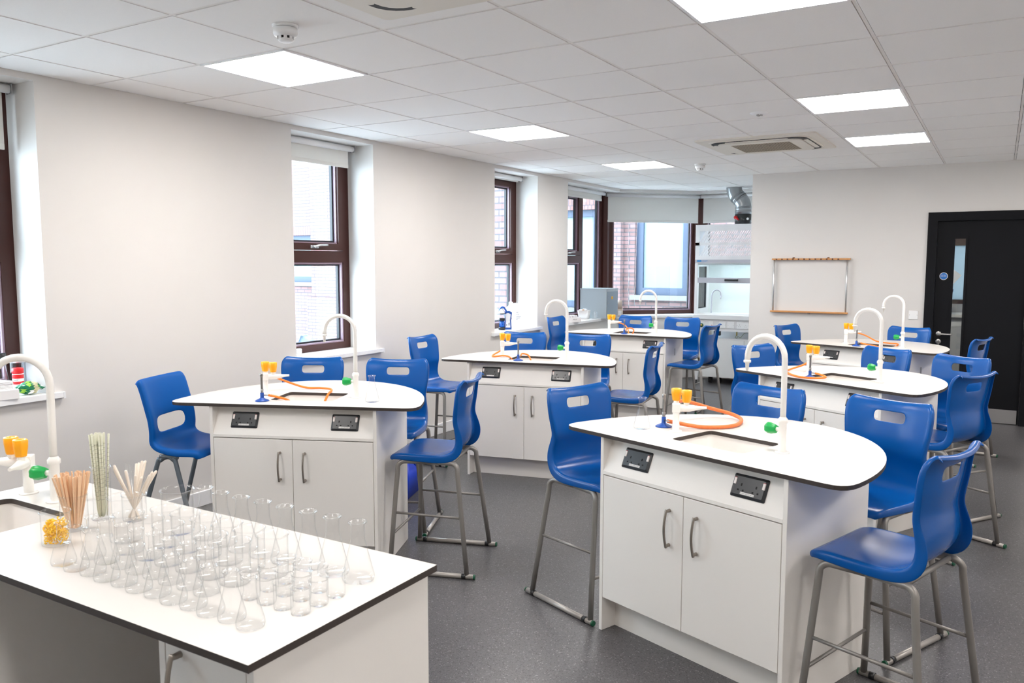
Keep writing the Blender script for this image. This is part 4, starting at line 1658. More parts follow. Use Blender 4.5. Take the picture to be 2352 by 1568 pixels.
mb('pane').box(fx0 + 0.04, fx1 - 0.04, fy0 + 0.015, fy0 + 0.019, 1.415, 1.61).build('sash_pane', parent=fc)
c = mb('fume_white').box(fx0 - 0.01, fx1, fy0 - 0.03, fy1, 0.865, 0.93, bev=0.008)
c.build('fume_worktop', parent=fc)
c = mb('fume_white').box(fx0, fx1, fy0, fy0 + 0.02, 0.715, 0.865)
sp = c.build('services_panel', parent=fc)
for x0, x1 in ((1.33, 1.42), (1.44, 1.53), (1.56, 1.72), (1.75, 1.9)):
    k = mb('white_plastic')
    k.box(x0, x1, fy0 - 0.012, fy0, 0.755, 0.842, bev=0.003, seg=1)
    k.use('socket_hole')
    for q in ((x0 + 0.008), (x1 - 0.012)):
        k.box(q, q + 0.004, fy0 - 0.0128, fy0 - 0.0115, 0.797, 0.801)
    if x1 - x0 > 0.1:
        for s in (0.25, 0.75):
            cx = x0 + (x1 - x0) * s
            k.box(cx - 0.002, cx + 0.002, fy0 - 0.0128, fy0 - 0.0115, 0.805, 0.812)
            k.box(cx - 0.013, cx - 0.008, fy0 - 0.0128, fy0 - 0.0115, 0.783, 0.787)
            k.box(cx + 0.008, cx + 0.013, fy0 - 0.0128, fy0 - 0.0115, 0.783, 0.787)
    k.build('wall_socket', parent=sp)
k = mb('brass')
k.M = Matrix.Translation((1.10, fy0, 0.788)) @ Matrix.Rotation(R(90), 4, 'X')
k.use('green_cap')
k.lathe([(0.012, 0), (0.012, 0.02), (0.026, 0.024), (0.026, 0.04), (0.014, 0.042)], 20, fn=lambda a, z: 1 + 0.06 * math.cos(5 * a))
k.use('brass')
k.lathe([(0.014, 0.042), (0.010, 0.048), (0, 0.048)], 16)
k.build('service_knob', parent=sp)
k = mb('white_plastic')
k.box(1.19, 1.245, fy0 - 0.006, fy0, 0.77, 0.845)
k.use('red_mark')
k.box(1.228, 1.238, fy0 - 0.0075, fy0 - 0.006, 0.785, 0.795)
k.build('control_switch', parent=sp)
c = mb('fume_white')
c.box(fx0 + 0.02, fx0 + 0.06, fy0 + 0.02, fy0 + 0.06, 0.05, 0.865)
c.build('stand_leg', parent=fc)
c = mb('black_plastic').lathe([(0.022, 0), (0.022, 0.006), (0.007, 0.012), (0.007, 0.05)], 14, cx=fx0 + 0.04, cy=fy0 + 0.04)
c.build('adjustable_foot', parent=fc)
c = mb('fume_white')
c.box(fx0 + 0.07, fx1, fy0 + 0.06, fy1, 0.60, 0.615)
c.box(fx0 + 0.07, fx1, fy0 + 0.07, fy1, 0.10, 0.12)
c.box(fx0 + 0.07, fx0 + 0.085, fy0 + 0.07, fy1, 0.12, 0.60)
c.box(fx0 + 0.085, fx1, fy1 - 0.02, fy1, 0.12, 0.865)
c.build('base_cabinet', parent=fc)
for x0, x1 in ((1.075, 1.645), (1.65, 2.2)):
    mb('cabinet_cool').box(x0, x1, fy0 + 0.05, fy0 + 0.068, 0.095, 0.598).build('cabinet_door', parent=fc)
mb('black_plastic').box(1.24, 1.32, fy0 + 0.06, fy0 + 0.12, 0.65, 0.714).build('outlet_box', parent=fc)
for x in (1.18, 1.30):
    k = mb('black_plastic')
    k.tube([(x - 0.018, fy0 + 0.16, 0.045), (x + 0.018, fy0 + 0.16, 0.045)], 0.045, 16)
    k.box(x - 0.02, x + 0.02, fy0 + 0.13, fy0 + 0.19, 0.06, 0.10)
    k.build('caster', parent=fc)
c = mb('brass')
c.tube([(1.53, fy0 + 0.12, 0.714), (1.53, fy0 + 0.12, 0.655)], 0.008, 8)
c.use('wire_green')
c.tube(smooth_path([(1.53, fy0 + 0.12, 0.66), (1.515, fy0 + 0.1, 0.635), (1.54, fy0 + 0.1, 0.625), (1.55, fy0 + 0.1, 0.65), (1.58, fy0 + 0.12, 0.63), (1.63, fy0 + 0.12, 0.69), (1.70, fy0 + 0.12, 0.70)], 4), 0.0025, 6)
c.build('earth_wire', parent=fc)
c = mb('fume_rail')
c.tube(smooth_path([(1.115, 10.83, 0.93), (1.118, 10.83, 1.06), (1.12, 10.83, 1.17), (1.145, 10.83, 1.225), (1.19, 10.83, 1.245), (1.235, 10.83, 1.22), (1.245, 10.83, 1.17)], 5), 0.0095, 10)
c.tube([(1.245, 10.83, 1.165), (1.243, 10.83, 1.12)], [0.011, 0.006], 10)
c.tube([(1.232, 10.83, 1.163), (1.262, 10.83, 1.163)], 0.006, 8)
c.build('fume_tap', parent=fc)
c = mb('socket_hole')
c.lathe([(0.05, 0), (0.05, 0.002), (0, 0.002)], 20, cx=1.06, cy=10.6, cz=0.93)
c.build('cup_sink', parent=fc)
# duct
du = empty('extract_duct', (0, 0, 0), 0, 'bent silver duct rising from the fume cupboard to the ceiling', 'duct')
mb('duct_black').lathe([(0, 0), (0.105, 0), (0.105, 0.135), (0, 0.135)], 32, cx=1.522, cy=10.80, cz=zb1).build('damper_section', parent=du)
mb('duct_metal').lathe([(0, 0), (0.102, 0), (0.102, 0.03), (0.106, 0.032), (0.106, 0.04), (0.102, 0.042), (0.102, 0.08), (0.106, 0.082), (0.106, 0.088), (0, 0.09)], 32, cx=1.522, cy=10.80, cz=zb1 + 0.135).build('duct_collar', parent=du)


def elbow(c0, pts, r_):
    c0.tube(pts, r_, 28)
    for p, q in ((0, 1), (-1, -2)):
        a = Vector(pts[p]); d_ = (Vector(pts[q]) - a).normalized()
        c0.tube([a + d_ * 0.002, a + d_ * 0.010], r_ + 0.004, 28)
    return c0


zz = zb1 + 0.225
e1 = [(1.522 - 0.16 * (1 - math.cos(R(t))), 10.80, zz + 0.16 * math.sin(R(t))) for t in (0, 9, 18, 27, 36, 45)]
elbow(mb('duct_metal'), e1, 0.1).build('lower_elbow', parent=du)
x, z = e1[-1][0], e1[-1][2]
e2 = [(x - 0.035, 10.80, z + 0.035)]
elbow(mb('duct_metal'), [e1[-1], e2[0]], 0.1).build('joint_sleeve', parent=du)
x, z = e2[0][0], e2[0][2]
e3 = [(x - 0.16 * (math.cos(R(45 - t)) - math.cos(R(45))), 10.80, z + 0.16 * (math.sin(R(45)) - math.sin(R(45 - t)))) for t in (0, 9, 18, 27, 36, 45)]
e3.append((e3[-1][0], 10.80, CE + 0.01))
elbow(mb('duct_metal'), e3, 0.1).build('upper_elbow', parent=du)
c = mb('red_plastic')
c.tube([(1.455, 10.715, zb1 + 0.095), (1.455, 10.675, zb1 + 0.095)], 0.022, 14)
c.tube([(1.45, 10.675, zb1 + 0.10), (1.50, 10.668, zb1 + 0.06)], [0.014, 0.01], 10)
c.build('damper_lever', parent=du)
mb('white_plastic').tube([(1.60, 10.73, zb1 + 0.075), (1.605, 10.715, zb1 + 0.075)], 0.016, 14).build('damper_plug', parent=du)

# ================================================================== WALL RACK, PLATE
wr = empty('wall_rack', (0, 0, 0), 0, 'wooden rack with two metal rods and twelve notches on the far wall', 'wall rack')
c = mb('wood')
x0, x1, ya, yb_ = 2.262, 3.082, YB - 0.052, YB - 0.012
z0, z1 = 1.638, 1.656
step = (x1 - x0 - 0.1) / 12.2
xs = [x0 + 0.05 + step * (0.0 + k) for k in range(12)]
edges = [x0]
for x in xs:
    edges += [x - 0.009, x + 0.009]
edges.append(x1)
for k in range(0, len(edges), 2):
    c.box(edges[k], edges[k + 1], ya, yb_, z0, z1)
c.box(x0, x1, yb_ - 0.006, yb_, z0, z1)
c.use('wood_dark')
c.box(x0 + 0.01, x1 - 0.02, yb_ - 0.0085, yb_ - 0.006, z0 + 0.001, z1 - 0.001)
c.build('notched_rail', parent=wr)
mb('wood').box(x0 - 0.005, x1 - 0.008, ya, yb_, 1.058, 1.076, bev=0.004).build('bottom_rail', parent=wr)
for x in (x0 + 0.024, x1 - 0.03):
    mb('aluminium').tube([(x, YB - 0.032, 1.076), (x, YB - 0.032, 1.638)], 0.0085, 12).build('rack_rod', parent=wr)
for x in (xs[3], xs[9] + 0.01):
    mb('wood_dark').prism([(x - 0.012, YB - 0.012), (x + 0.012, YB - 0.012), (x, YB - 0.028)], 1.656, 1.668).build('hook', parent=wr)
mb('steel').box(2.66, 2.68, YB - 0.03, YB - 0.012, 1.043, 1.058).build('rack_bracket', parent=wr)
for x in (2.3, 3.04):
    mb('wood').box(x - 0.01, x + 0.01, YB - 0.012, YB, 1.64, 1.654).build('rack_spacer', parent=wr)
    mb('wood').box(x - 0.01, x + 0.01, YB - 0.012, YB, 1.06, 1.074).build('rack_spacer', parent=wr)
c = mb('white_plastic')
c.box(3.664, 3.752, YB - 0.009, YB, 1.022, 1.112, bev=0.002, seg=1)
c.use('socket_hole')
for x in (3.672, 3.741):
    c.box(x, x + 0.004, YB - 0.0098, YB - 0.0085, 1.066, 1.07)
tag(c.build('blanking_plate'), 'square blank white plate on the wall beside the door', 'wall plate')

# ================================================================== ON THE SILLS
ZSL = ZS + 0.0005
# window 1
c = mb('glass')
c.lathe([(0, 0.001), (0.04, 0.0), (0.0445, 0.01), (0.041, 0.03), (0.018, 0.155), (0.017, 0.19), (0.020, 0.193), (0.017, 0.193)], 26)
fo = c.build('conical_flask', loc=(-0.208, 2.330, ZSL))
tag(fo, 'conical flask with a black stopper on the first window sill', 'flask')
mb('black_plastic').lathe([(0, 0.18), (0.016, 0.18), (0.024, 0.20), (0.024, 0.222), (0, 0.222)], 20).build('stopper', parent=fo)
c = mb('clear_plastic')
c.lathe([(0, 0), (0.037, 0.0), (0.039, 0.004), (0.039, 0.16)], 26)
jo = c.build('storage_jar', loc=(-0.225, 2.424, ZSL))
tag(jo, 'clear jar with a grey lid behind the red-lidded bottle', 'jar')
c = mb('aluminium')
c.lathe([(0, 0.176), (0.038, 0.176), (0.042, 0.172), (0.042, 0.162), (0.039, 0.16), (0, 0.16)], 26)
c.build('jar_lid', parent=jo)
rb = empty('reagent_bottle', (-0.150, 2.383, ZSL), 0, 'small white bottle with a red cap and red label on the first sill', 'bottle')
mb('white_plastic').lathe([(0, 0), (0.027, 0), (0.028, 0.004), (0.028, 0.105), (0.024, 0.110), (0, 0.11)], 24).build('bottle_body', parent=rb)
c = mb('red_plastic')
c.lathe([(0.0265, 0.108), (0.029, 0.110), (0.029, 0.135), (0.026, 0.139), (0, 0.14)], 24)
c.build('bottle_cap', parent=rb)
c = mb('red_plastic')
c.lathe([(0.0284, 0.082), (0.0284, 0.104)], 24)
c.lathe([(0.0284, 0.05), (0.0284, 0.066)], 24)
lb = c.build('bottle_label', parent=rb)
c = mb('ink')
for k, (z, a0, a1) in enumerate(((0.077, -75, -20), (0.072, -70, -30), (0.057, -72, -25))):
    for q in range(7):
        a = R(a0 + (a1 - a0) * q / 6)
        c.M = Matrix.Rotation(a, 4, 'Z')
        c.box(0.0284, 0.0288, -0.0012, 0.0010, z, z + 0.0024)
c.build('label_print', parent=lb)
bx = empty('carton', (-0.055, 2.185, ZSL), R(-8), 'low white carton piled with papers on the first window sill', 'box')
mb('paper').box(-0.09, 0.09, -0.11, 0.11, 0, 0.05, bev=0.001, seg=1).build('carton_body', parent=bx)
c = mb('paper')
for k in range(6):
    c.M = Matrix.Translation((-0.02, 0.0, 0.0515 + 0.0065 * k)) @ Matrix.Rotation(R(random.uniform(-9, 9)), 4, 'Z')
    c.box(-0.07, 0.07, -0.095, 0.095, 0, 0.0045)
c.M = Matrix.Identity(4)
tag(c.build('paper_stack', loc=(-0.055, 2.185, ZSL)), 'stack of booklets lying on the low white carton', 'papers')
# green foil packet
pk = empty('foil_packet', (-0.048, 2.385, ZSL), R(78), 'crumpled shiny green foil packet on the first window sill', 'packet')
bm = bmesh.new()
bmesh.ops.create_icosphere(bm, subdivisions=3, radius=1.0)
rn = random.Random(11)
from mathutils import noise as mnoise
for v in bm.verts:
    p = v.co.copy()
    n_ = mnoise.noise(p * 2.2) * 0.22 + mnoise.noise(p * 5.0) * 0.12
    s = 1 + n_
    v.co = Vector((p.x * 0.068 * s, p.y * 0.042 * s, 0.036 + p.z * 0.036 * s * (1.0 - 0.45 * abs(p.x) ** 2)))
    v.co.z = max(v.co.z, 0.0)
    if abs(p.x) > 0.9:
        v.co.x *= 1.15
        v.co.z = 0.03 + (v.co.z - 0.03) * 0.3
for f in bm.faces:
    cx = f.calc_center_median()
    q = mnoise.noise(Vector((cx.x * 30, cx.y * 18, cx.z * 30)))
    f.material_index = 1 if q > 0.28 else (2 if 0.012 < cx.x < 0.034 else (3 if q < -0.38 else 0))
me = bpy.data.meshes.new('packet_body')
bm.to_mesh(me)
bm.free()
for mname in ('foil_green', 'foil_lime', 'foil_beige', 'paper'):
    me.materials.append(MATS[mname])
o = bpy.data.objects.new('packet_body', me)
COL.objects.link(o)
o.parent = pk
# ribbed white adaptor half hidden at the second sill
c = mb('white_plastic')
for k in range(6):
    c.lathe([(0, 0.011 * k), (0.022, 0.011 * k), (0.022, 0.011 * k + 0.007), (0.018, 0.011 * k + 0.0075), (0.018, 0.011 * (k + 1))], 16)
tag(c.build('ribbed_spool', loc=(-0.09, 4.42, ZSL)), 'small ribbed white spool at the left edge of the second sill', 'spool')
# window 3: kit, bottle, jerrycan
kt = empty('test_kit', (-0.095, 7.495, ZSL), R(35), 'white and blue upright test kit with handle on the jerrycan window sill', 'apparatus')
c = mb('kit_blue')
c.prism([(x, z) for x, z in ((-0.04, 0.0), (0.04, 0.0), (0.034, 0.10), (0.045, 0.185), (0.02, 0.2), (-0.02, 0.2), (-0.045, 0.185), (-0.034, 0.10))], -0.02, 0.02)
c.bm.transform(Matrix.Rotation(R(90), 4, 'X'))
c.build('kit_case', parent=kt)
c = mb('white_plastic')
c.prism([(-0.026, 0.022), (0.026, 0.022), (0.022, 0.1), (0.03, 0.165), (0.01, 0.178), (-0.01, 0.178), (-0.03, 0.165), (-0.022, 0.1)], 0.02, 0.024)
c.use('socket_hole')
c.box(0.008, 0.016, 0.045, 0.075, 0.024, 0.0245)
c.box(-0.018, -0.010, 0.045, 0.055, 0.024, 0.0245)
c.bm.transform(Matrix.Rotation(R(90), 4, 'X'))
c.build('kit_front', parent=kt)
k2 = empty('water_filter', (-0.115, 7.405, ZSL), 0, 'clear blue cylinder with dark base and blue handle beside the test kit', 'apparatus')
c = mb('black_plastic')
c.lathe([(0, 0), (0.036, 0), (0.038, 0.02), (0.034, 0.03), (0, 0.03)], 22)
c.build('filter_base', parent=k2)
mb('kit_clear_blue').lathe([(0, 0.03), (0.027, 0.03), (0.025, 0.1), (0, 0.1)], 22).build('blue_core', parent=k2)
mb('clear_plastic').lathe([(0.033, 0.03), (0.034, 0.17)], 22).build('filter_tube', parent=k2)
c = mb('black_plastic')
c.lathe([(0.035, 0.17), (0.037, 0.171), (0.037, 0.178), (0, 0.18)], 22)
c.build('filter_ring', parent=k2)
mb('black_plastic').lathe([(0.0345, 0.1), (0.0355, 0.101), (0.0355, 0.125), (0.0345, 0.126)], 22).build('filter_ring', parent=k2)
c = mb('white_plastic')
c.lathe([(0.034, 0.18), (0.03, 0.2), (0.012, 0.225), (0, 0.228)], 22)
c.build('filter_dome', parent=k2)
c = mb('kit_blue')
c.tube(smooth_path([(-0.03, 0.0, 0.205), (-0.005, 0.0, 0.243), (0.03, 0.005, 0.235), (0.055, 0.012, 0.19)], 5), [0.010] * 16, 8)
c.build('filter_handle', parent=k2)
ab = empty('amber_bottle', (-0.135, 7.585, ZSL), 0, 'brown glass bottle with a white label behind the test kit', 'bottle')
mb('amber').lathe([(0, 0), (0.028, 0), (0.03, 0.004), (0.03, 0.12), (0.022, 0.14), (0.012, 0.148), (0.012, 0.165), (0, 0.165)], 22).build('bottle_body', parent=ab)
mb('paper').lathe([(0.0305, 0.025), (0.0305, 0.105)], 22).build('bottle_label', parent=ab)
mb('black_plastic').lathe([(0.014, 0.160), (0.014, 0.182), (0, 0.182)], 18).build('bottle_cap', parent=ab)
jc = empty('jerrycan', (-0.165, 7.735, ZSL), R(32), 'white plastic jerrycan with a handwritten label on the window sill', 'container')
c = mb('white_plastic')
prof = [(-0.085, 0.0), (0.085, 0.0), (0.092, 0.01), (0.092, 0.205), (0.045, 0.268), (0.02, 0.272), (-0.022, 0.266), (-0.05, 0.262), (-0.055, 0.242), (-0.092, 0.215), (-0.092, 0.01)]
c.prism(prof, -0.065, 0.065)
c.bm.transform(Matrix.Rotation(R(90), 4, 'X'))
bmesh.ops.bevel(c.bm, geom=[e for e in c.bm.edges if not e.is_boundary and e.calc_face_angle(0) > 0.5], offset=0.012, segments=2, affect='EDGES')
body = c.build('can_body', parent=jc)
for f in body.data.polygons: f.use_smooth = False
c = mb('white_plastic').lathe([(0.022, 0.255), (0.022, 0.285), (0.018, 0.288), (0, 0.288)], 20, cx=-0.03)
c.build('can_cap', parent=jc)
lb = mb('label_white').box(0.018, 0.078, -0.0662, -0.065, 0.085, 0.19).build('can_label', parent=jc)
c = mb('ink')
rnd = random.Random(9)
for row, (z, n, w_) in enumerate(((0.175, 5, 0.022), (0.152, 4, 0.03), (0.128, 6, 0.05), (0.112, 5, 0.04), (0.098, 3, 0.016))):
    ps = []
    for k in range(n * 3):
        ps.append((0.028 + w_ * k / (n * 3 - 1), -0.0665, z + rnd.uniform(-0.004, 0.005)))
    c.tube(ps, 0.0009, 4)
c.build('handwriting', parent=lb)
# bay sill
cab = empty('steel_cabinet', (0, 0, 0), 0, 'grey steel cabinet with a yellow sticker on the corner window sill', 'cabinet')
cab.location = (-0.265, 9.61, ZSL)
CWX = 0.379
# stands on its sill and overhangs into the room
CWD = 0.36
mb('metal_cab').box(0, CWX, 0, CWD, 0, 0.385, bev=0.003, seg=1).build('cabinet_body', parent=cab)
dd = mb('metal_cab_door').box(CWX, CWX + 0.006, 0.012, CWD - 0.012, 0.03, 0.350, bev=0.001, seg=1).build('cabinet_door', parent=cab)
mb('yellow').box(CWX + 0.006, CWX + 0.0068, 0.14, 0.19, 0.25, 0.285).build('warning_sticker', parent=dd)
c = mb('ink')
c.tube([(CWX + 0.0072, 0.150, 0.262), (CWX + 0.0072, 0.165, 0.276), (CWX + 0.0072, 0.180, 0.262), (CWX + 0.0072, 0.150, 0.262)], 0.001, 4)
c.build('sticker_symbol', parent=dd)
mb('steel').tube([(CWX + 0.005, 0.035, 0.2), (CWX + 0.012, 0.035, 0.2)], 0.007, 12).build('cabinet_lock', parent=dd)
mb('metal_cab').box(-0.002, CWX + 0.003, -0.002, CWD + 0.002, 0.375, 0.388).build('cabinet_lid', parent=cab)
sx = empty('sachet_box', (-0.005, 8.87, ZSL), R(-35), 'open white box of paper sachets on the corner sill', 'box')
c = mb('paper')
c.box(-0.07, 0.07, -0.085, 0.085, 0, 0.003)
for a in ((-0.07, 0.07, -0.085, -0.082), (-0.07, 0.07, 0.082, 0.085), (-0.07, -0.067, -0.085, 0.085), (0.067, 0.07, -0.085, 0.085)):
    c.box(a[0], a[1], a[2], a[3], 0, 0.06)
c.build('box_body', parent=sx)
text_mesh('box_print', 'MOLD', 0.02, 'ink', sx, Matrix.Translation((0.0705, 0.0, 0.034)) @ Matrix.Rotation(R(90), 4, 'Z') @ FRONT)
c0 = mb('paper').box(-0.035, 0.035, -0.004, 0.004, -0.03, 0.03, bev=0.0015, seg=1).build('paper_sachet')
scm = c0.data
bpy.data.objects.remove(c0)
for k in range(7):
    o = bpy.data.objects.new('paper_sachet', scm)
    COL.objects.link(o)
    q_ = -0.055 + 0.018 * k
    o.location = (-0.005 - q_ * math.sin(R(-35)), 8.87 + q_ * math.cos(R(-35)), ZSL + 0.056)
    o.rotation_euler = (R(24 + random.uniform(-6, 6)), 0, R(-35 + random.uniform(-8, 8)))
    tag(o, 'white paper sachet standing in the open box on the corner sill', 'sachet', 'sachets in the open box')
tb = empty('white_tub', (-0.130, 9.455, ZSL), R(10), 'square white tub full of small bagged parts beside the grey cabinet', 'tub')
c = mb('white_plastic')
L1 = [c.v((x, y, 0)) for x, y in rrect(-0.06, 0.06, -0.06, 0.06, 0.015, 3)]
L2 = [c.v((x, y, 0.112)) for x, y in rrect(-0.072, 0.072, -0.072, 0.072, 0.018, 3)]
L3 = [c.v((x, y, 0.110)) for x, y in rrect(-0.068, 0.068, -0.068, 0.068, 0.016, 3)]
L4 = [c.v((x, y, 0.01)) for x, y in rrect(-0.057, 0.057, -0.057, 0.057, 0.014, 3)]
for A, B in ((L1, L2), (L2, L3), (L3, L4)):
    n = len(A)
    for i in range(n):
        c.f([A[i], A[(i + 1) % n], B[(i + 1) % n], B[i]], True)
c.f(L1[::-1], False)
c.f(L4, False)
c.build('tub_body', parent=tb)
c = mb('clear_plastic')
rnd = random.Random(21)
for k in range(9):
    c.M = Matrix.Translation((rnd.uniform(-0.035, 0.035), rnd.uniform(-0.035, 0.035), rnd.uniform(0.09, 0.125))) @ Matrix.Rotation(rnd.uniform(0, 3), 4, 'Z') @ Matrix.Rotation(rnd.uniform(-0.8, 0.8), 4, 'X')
    c.use('paper' if k % 3 else 'wood')
    c.box(-0.028, 0.028, -0.018, 0.018, -0.003, 0.004, bev=0.002, seg=1)
c.M = Matrix.Identity(4)
tag(c.build('bagged_parts', loc=(-0.130, 9.455, ZSL), rot=(0, 0, R(10))), 'small wrapped parts heaped in the square white tub', 'parts', kind='stuff')
c = mb('glass')
c.lathe([(0, 0), (0.034, 0), (0.036, 0.005), (0.037, 0.085), (0.04, 0.088), (0.036, 0.088)], 24)
c.use('paper')
for k in range(5):
    for s in range(-2, 3):
        c.M = Matrix.Rotation(R(-55 + s * 6), 4, 'Z')
        c.box(0.0372, 0.0376, -0.002, 0.002, 0.015 + 0.014 * k, 0.0185 + 0.014 * k)
c.M = Matrix.Identity(4)
tag(c.build('measuring_beaker', loc=(-0.030, 9.565, ZSL)), 'printed clear measuring beaker between the white tub and grey cabinet', 'beaker')
cb = empty('parcel_box', (0.065, 10.10, ZSL), R(20), 'small cardboard parcel behind the grey steel cabinet', 'box')
mb('card').box(-0.06, 0.06, -0.06, 0.06, 0, 0.105, bev=0.001, seg=1).build('parcel_body', parent=cb)
k = mb('paper').box(0.005, 0.05, -0.0612, -0.06, 0.02, 0.085)
k.use('red_mark').box(-0.04, -0.02, -0.0612, -0.06, 0.03, 0.06)
k.build('parcel_label', parent=cb)
c = mb('card')
c.tube([(-0.03, 0, 0.165), (0.05, 0, 0.165)], 0.058, 24)
c.use('black_plastic')
c.tube([(-0.034, 0, 0.165), (-0.029, 0, 0.165)], 0.02, 16)
tag(c.build('tape_roll', loc=(0.065, 10.10, ZSL), rot=(0, 0, R(20))), 'roll of brown tape on top of the cardboard parcel', 'tape')

# blue bin on the floor
bn = empty('recycling_bin', (0.925, 4.33, 0), R(20), 'bright blue bin on the floor behind the nearest left table', 'bin')
c = mb('bin_blue')
L0 = [c.v((x, y, 0.0)) for x, y in rrect(-0.12, 0.12, -0.16, 0.16, 0.03, 4)]
L1 = [c.v((x, y, 0.30)) for x, y in rrect(-0.15, 0.15, -0.2, 0.2, 0.035, 4)]
L2 = [c.v((x, y, 0.295)) for x, y in rrect(-0.145, 0.145, -0.195, 0.195, 0.033, 4)]
L3 = [c.v((x, y, 0.006)) for x, y in rrect(-0.116, 0.116, -0.156, 0.156, 0.028, 4)]
for A, B in ((L0, L1), (L1, L2), (L2, L3)):
    n = len(A)
    for i in range(n):
        c.f([A[i], A[(i + 1) % n], B[(i + 1) % n], B[i]], True)
c.f(L0[::-1], False)
c.f(L3, False)
c.build('bin_body', parent=bn)
c = mb('bin_blue')
for A in (rrect(-0.158, 0.158, -0.208, 0.208, 0.04, 4),):
    c.prism(A, 0.285, 0.302, hole=rrect(-0.147, 0.147, -0.197, 0.197, 0.035, 4))
c.build('bin_rim', parent=bn)
c = mb('bin_blue')
c.tube(smooth_path([(0.16, -0.15, 0.29), (0.172, -0.10, 0.23), (0.172, 0.10, 0.23), (0.16, 0.15, 0.29)], 5), 0.007, 8)
c.build('bin_handle', parent=bn)

# ================================================================== OUTSIDE
struct(mb('ground_grey').box(-60, -0.4, -40, 60, -3.7, -3.5).build('ground'))
# exterior sill ledge of own building at window 2 and a pigeon
c = mb('ledge_stone').box(-0.56, -0.362, 4.2, 5.3, 0.82, 0.86)
struct(c.build('window_ledge'))
bm = bmesh.new()
chain = [((-0.15, 0, 0.03), 0.008, 0.018), ((-0.09, 0, 0.045), 0.026, 0.02), ((-0.04, 0, 0.06), 0.046, 0.042), ((0.015, 0, 0.07), 0.052, 0.05), ((0.055, 0, 0.088), 0.036, 0.036), ((0.068, 0, 0.112), 0.021, 0.022), ((0.075, 0, 0.132), 0.02, 0.021), ((0.093, 0, 0.131), 0.009, 0.009), ((0.108, 0, 0.125), 0.0025, 0.0025)]
vs = [bm.verts.new(p) for p, a, b in chain]
for a, b in zip(vs, vs[1:]):
    bm.edges.new((a, b))
for s in (-1, 1):
    l0 = bm.verts.new((0.0, s * 0.022, 0.03))
    l1 = bm.verts.new((0.004, s * 0.024, 0.004))
    l2 = bm.verts.new((0.026, s * 0.026, 0.003))
    bm.edges.new((vs[2], l0)); bm.edges.new((l0, l1)); bm.edges.new((l1, l2))
me = bpy.data.meshes.new('pigeon')
bm.to_mesh(me)
bm.free()
me.materials.append(MATS['pigeon_grey'])
pg = bpy.data.objects.new('pigeon', me)
COL.objects.link(pg)
sk = pg.modifiers.new('skin', 'SKIN')
for k, (p, a, b) in enumerate(chain):
    me.skin_vertices[0].data[k].radius = (a, b)
for k in range(len(chain), len(me.vertices)):
    me.skin_vertices[0].data[k].radius = (0.012, 0.012) if (k - len(chain)) % 3 == 0 else (0.0035, 0.0035)
me.skin_vertices[0].data[3].use_root = True
sb = pg.modifiers.new('sub', 'SUBSURF')
sb.levels = sb.render_levels = 2
bpy.context.view_layer.update()
apply_mods(pg)
for f in pg.data.polygons: f.use_smooth = True
pg.location = (-0.47, 4.90, 0.861)
pg.rotation_euler = (0, 0, R(195))
tag(pg, 'grey pigeon standing on the ledge outside the second window', 'pigeon')


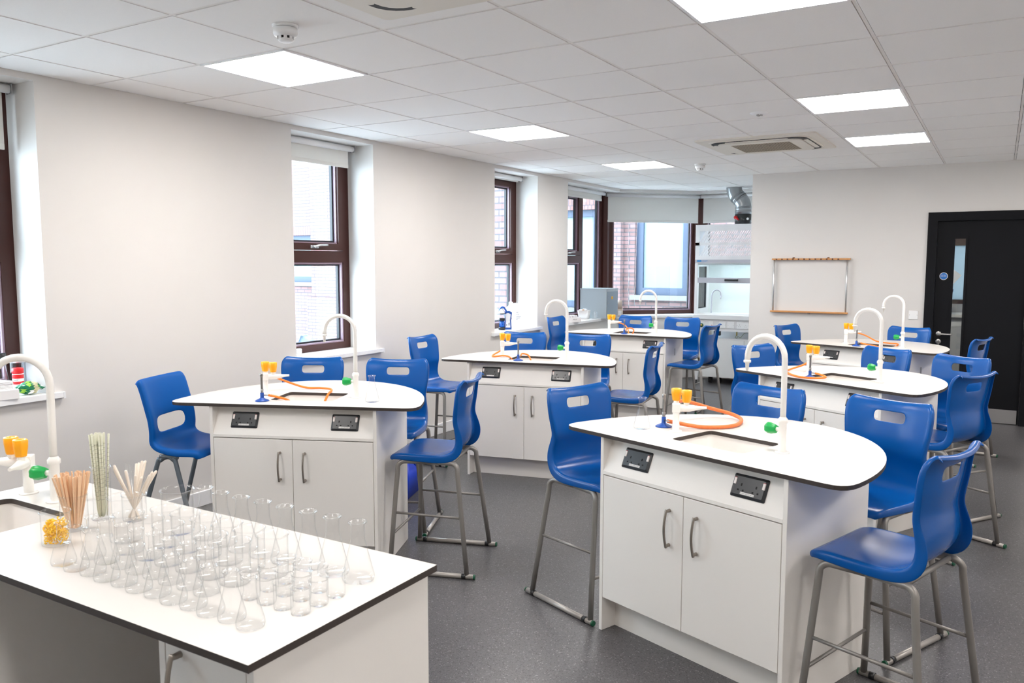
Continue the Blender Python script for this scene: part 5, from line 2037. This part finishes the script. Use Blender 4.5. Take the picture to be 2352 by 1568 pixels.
def facade(name, label, x0, x1, y, z0, z1, wins, matn='brick_x', axis='x', depth=0.3, loc=(0, 0, 0), rz=0.0):
    """brick wall in local xz plane (front at y=0 facing -y) with window holes"""
    r_ = empty(name, loc, rz, label, 'building')
    c = mb(matn)
    xs_ = sorted({x0, x1, *[w[0] for w in wins], *[w[1] for w in wins]})
    zs_ = sorted({z0, z1, *[w[2] for w in wins], *[w[3] for w in wins]})
    for a, b in zip(xs_, xs_[1:]):
        for p, q in zip(zs_, zs_[1:]):
            if any(w[0] <= a + 1e-6 and b <= w[1] + 1e-6 and w[2] <= p + 1e-6 and q <= w[3] + 1e-6 for w in wins):
                continue
            c.box(a, b, 0, depth, p, q)
    c.build('brick_wall', parent=r_)
    for w in wins:
        f = mb('outer_frame')
        f.ring(w[0], w[1], w[2], w[3], (0.13,) * 4, 0.1, 0.17, axis='x')
        fo = f.build('window', parent=r_)
        mb('outer_curtain').box(w[0] + 0.09, w[1] - 0.09, 0.15, 0.16, w[2] + 0.09, w[3] - 0.09).build('curtain', parent=fo)
        s = mb('ledge_stone').box(w[0] - 0.06, w[1] + 0.06, -0.08, 0.1, w[2] - 0.09, w[2])
        s.build('window_sill', parent=r_)
        s = mb('soldier_x').box(w[0] - 0.0, w[1] + 0.0, -0.004, 0.0, w[3], w[3] + 0.225)
        s.build('brick_lintel', parent=r_)
    return r_


# pier of the same building just outside the third window
p = empty('brick_pier', (0, 0, 0), 0, 'brick pier standing close outside the third window', 'pier')
c = mb('brick_x').box(-1.9, -0.40, 8.45, 8.9, -3.5, 4.5)
c.build('pier_shaft', parent=p)
# one long facade across the yard, seen through the second window and the corner bay
f2 = facade('brick_building', 'pale brick building with tall curtained windows across the yard outside', -22, 2.9, 0, -3.5, 9,
            [(-12.6, -9.52, 1.15, 2.26), (-3.9, -2.12, 0.75, 2.62), (-1.36, -0.34, 1.02, 3.2), (-17.5, -15, 1.15, 2.26), (1.6, 2.6, 1.05, 3.2),
             (-12.6, -9.52, 4.2, 6.0), (-6.5, -5.0, 1.15, 2.26)], depth=0.35, loc=(0, 14.1, 0))
for x, w_ in ((-9.45, 1.0), (-2.0, 0.46), (-14.6, 0.8)):
    c = mb('brick_x')
    c.box(x, x + w_, -0.26, 0, -3.5, 0.8)
    c.box(x + 0.04, x + w_ - 0.04, -0.14, 0, 0.8, 8.5)
    c.build('buttress', parent=f2)
tag(mb('hedge').box(-4.0, 3.5, -0.3, 0.3, 0, 1.0, bev=0.15).build('hedge', loc=(-3.5, 13.0, -0.55)), 'low green hedge outside the far window', 'hedge')
# dried drips on the corner window panes
c = mb('drip_white')
c.M = MC
rnd = random.Random(4)
for y in (0.40, 0.52):
    ps = []
    yy = y
    for k in range(40):
        yy += rnd.uniform(-0.006, 0.006)
        ps.append((-0.047, yy, 2.2 - 0.031 * k))
    c.tube(ps, 0.0014, 4)
c.build('dried_drip', parent=bpy.data.objects['window_6'])
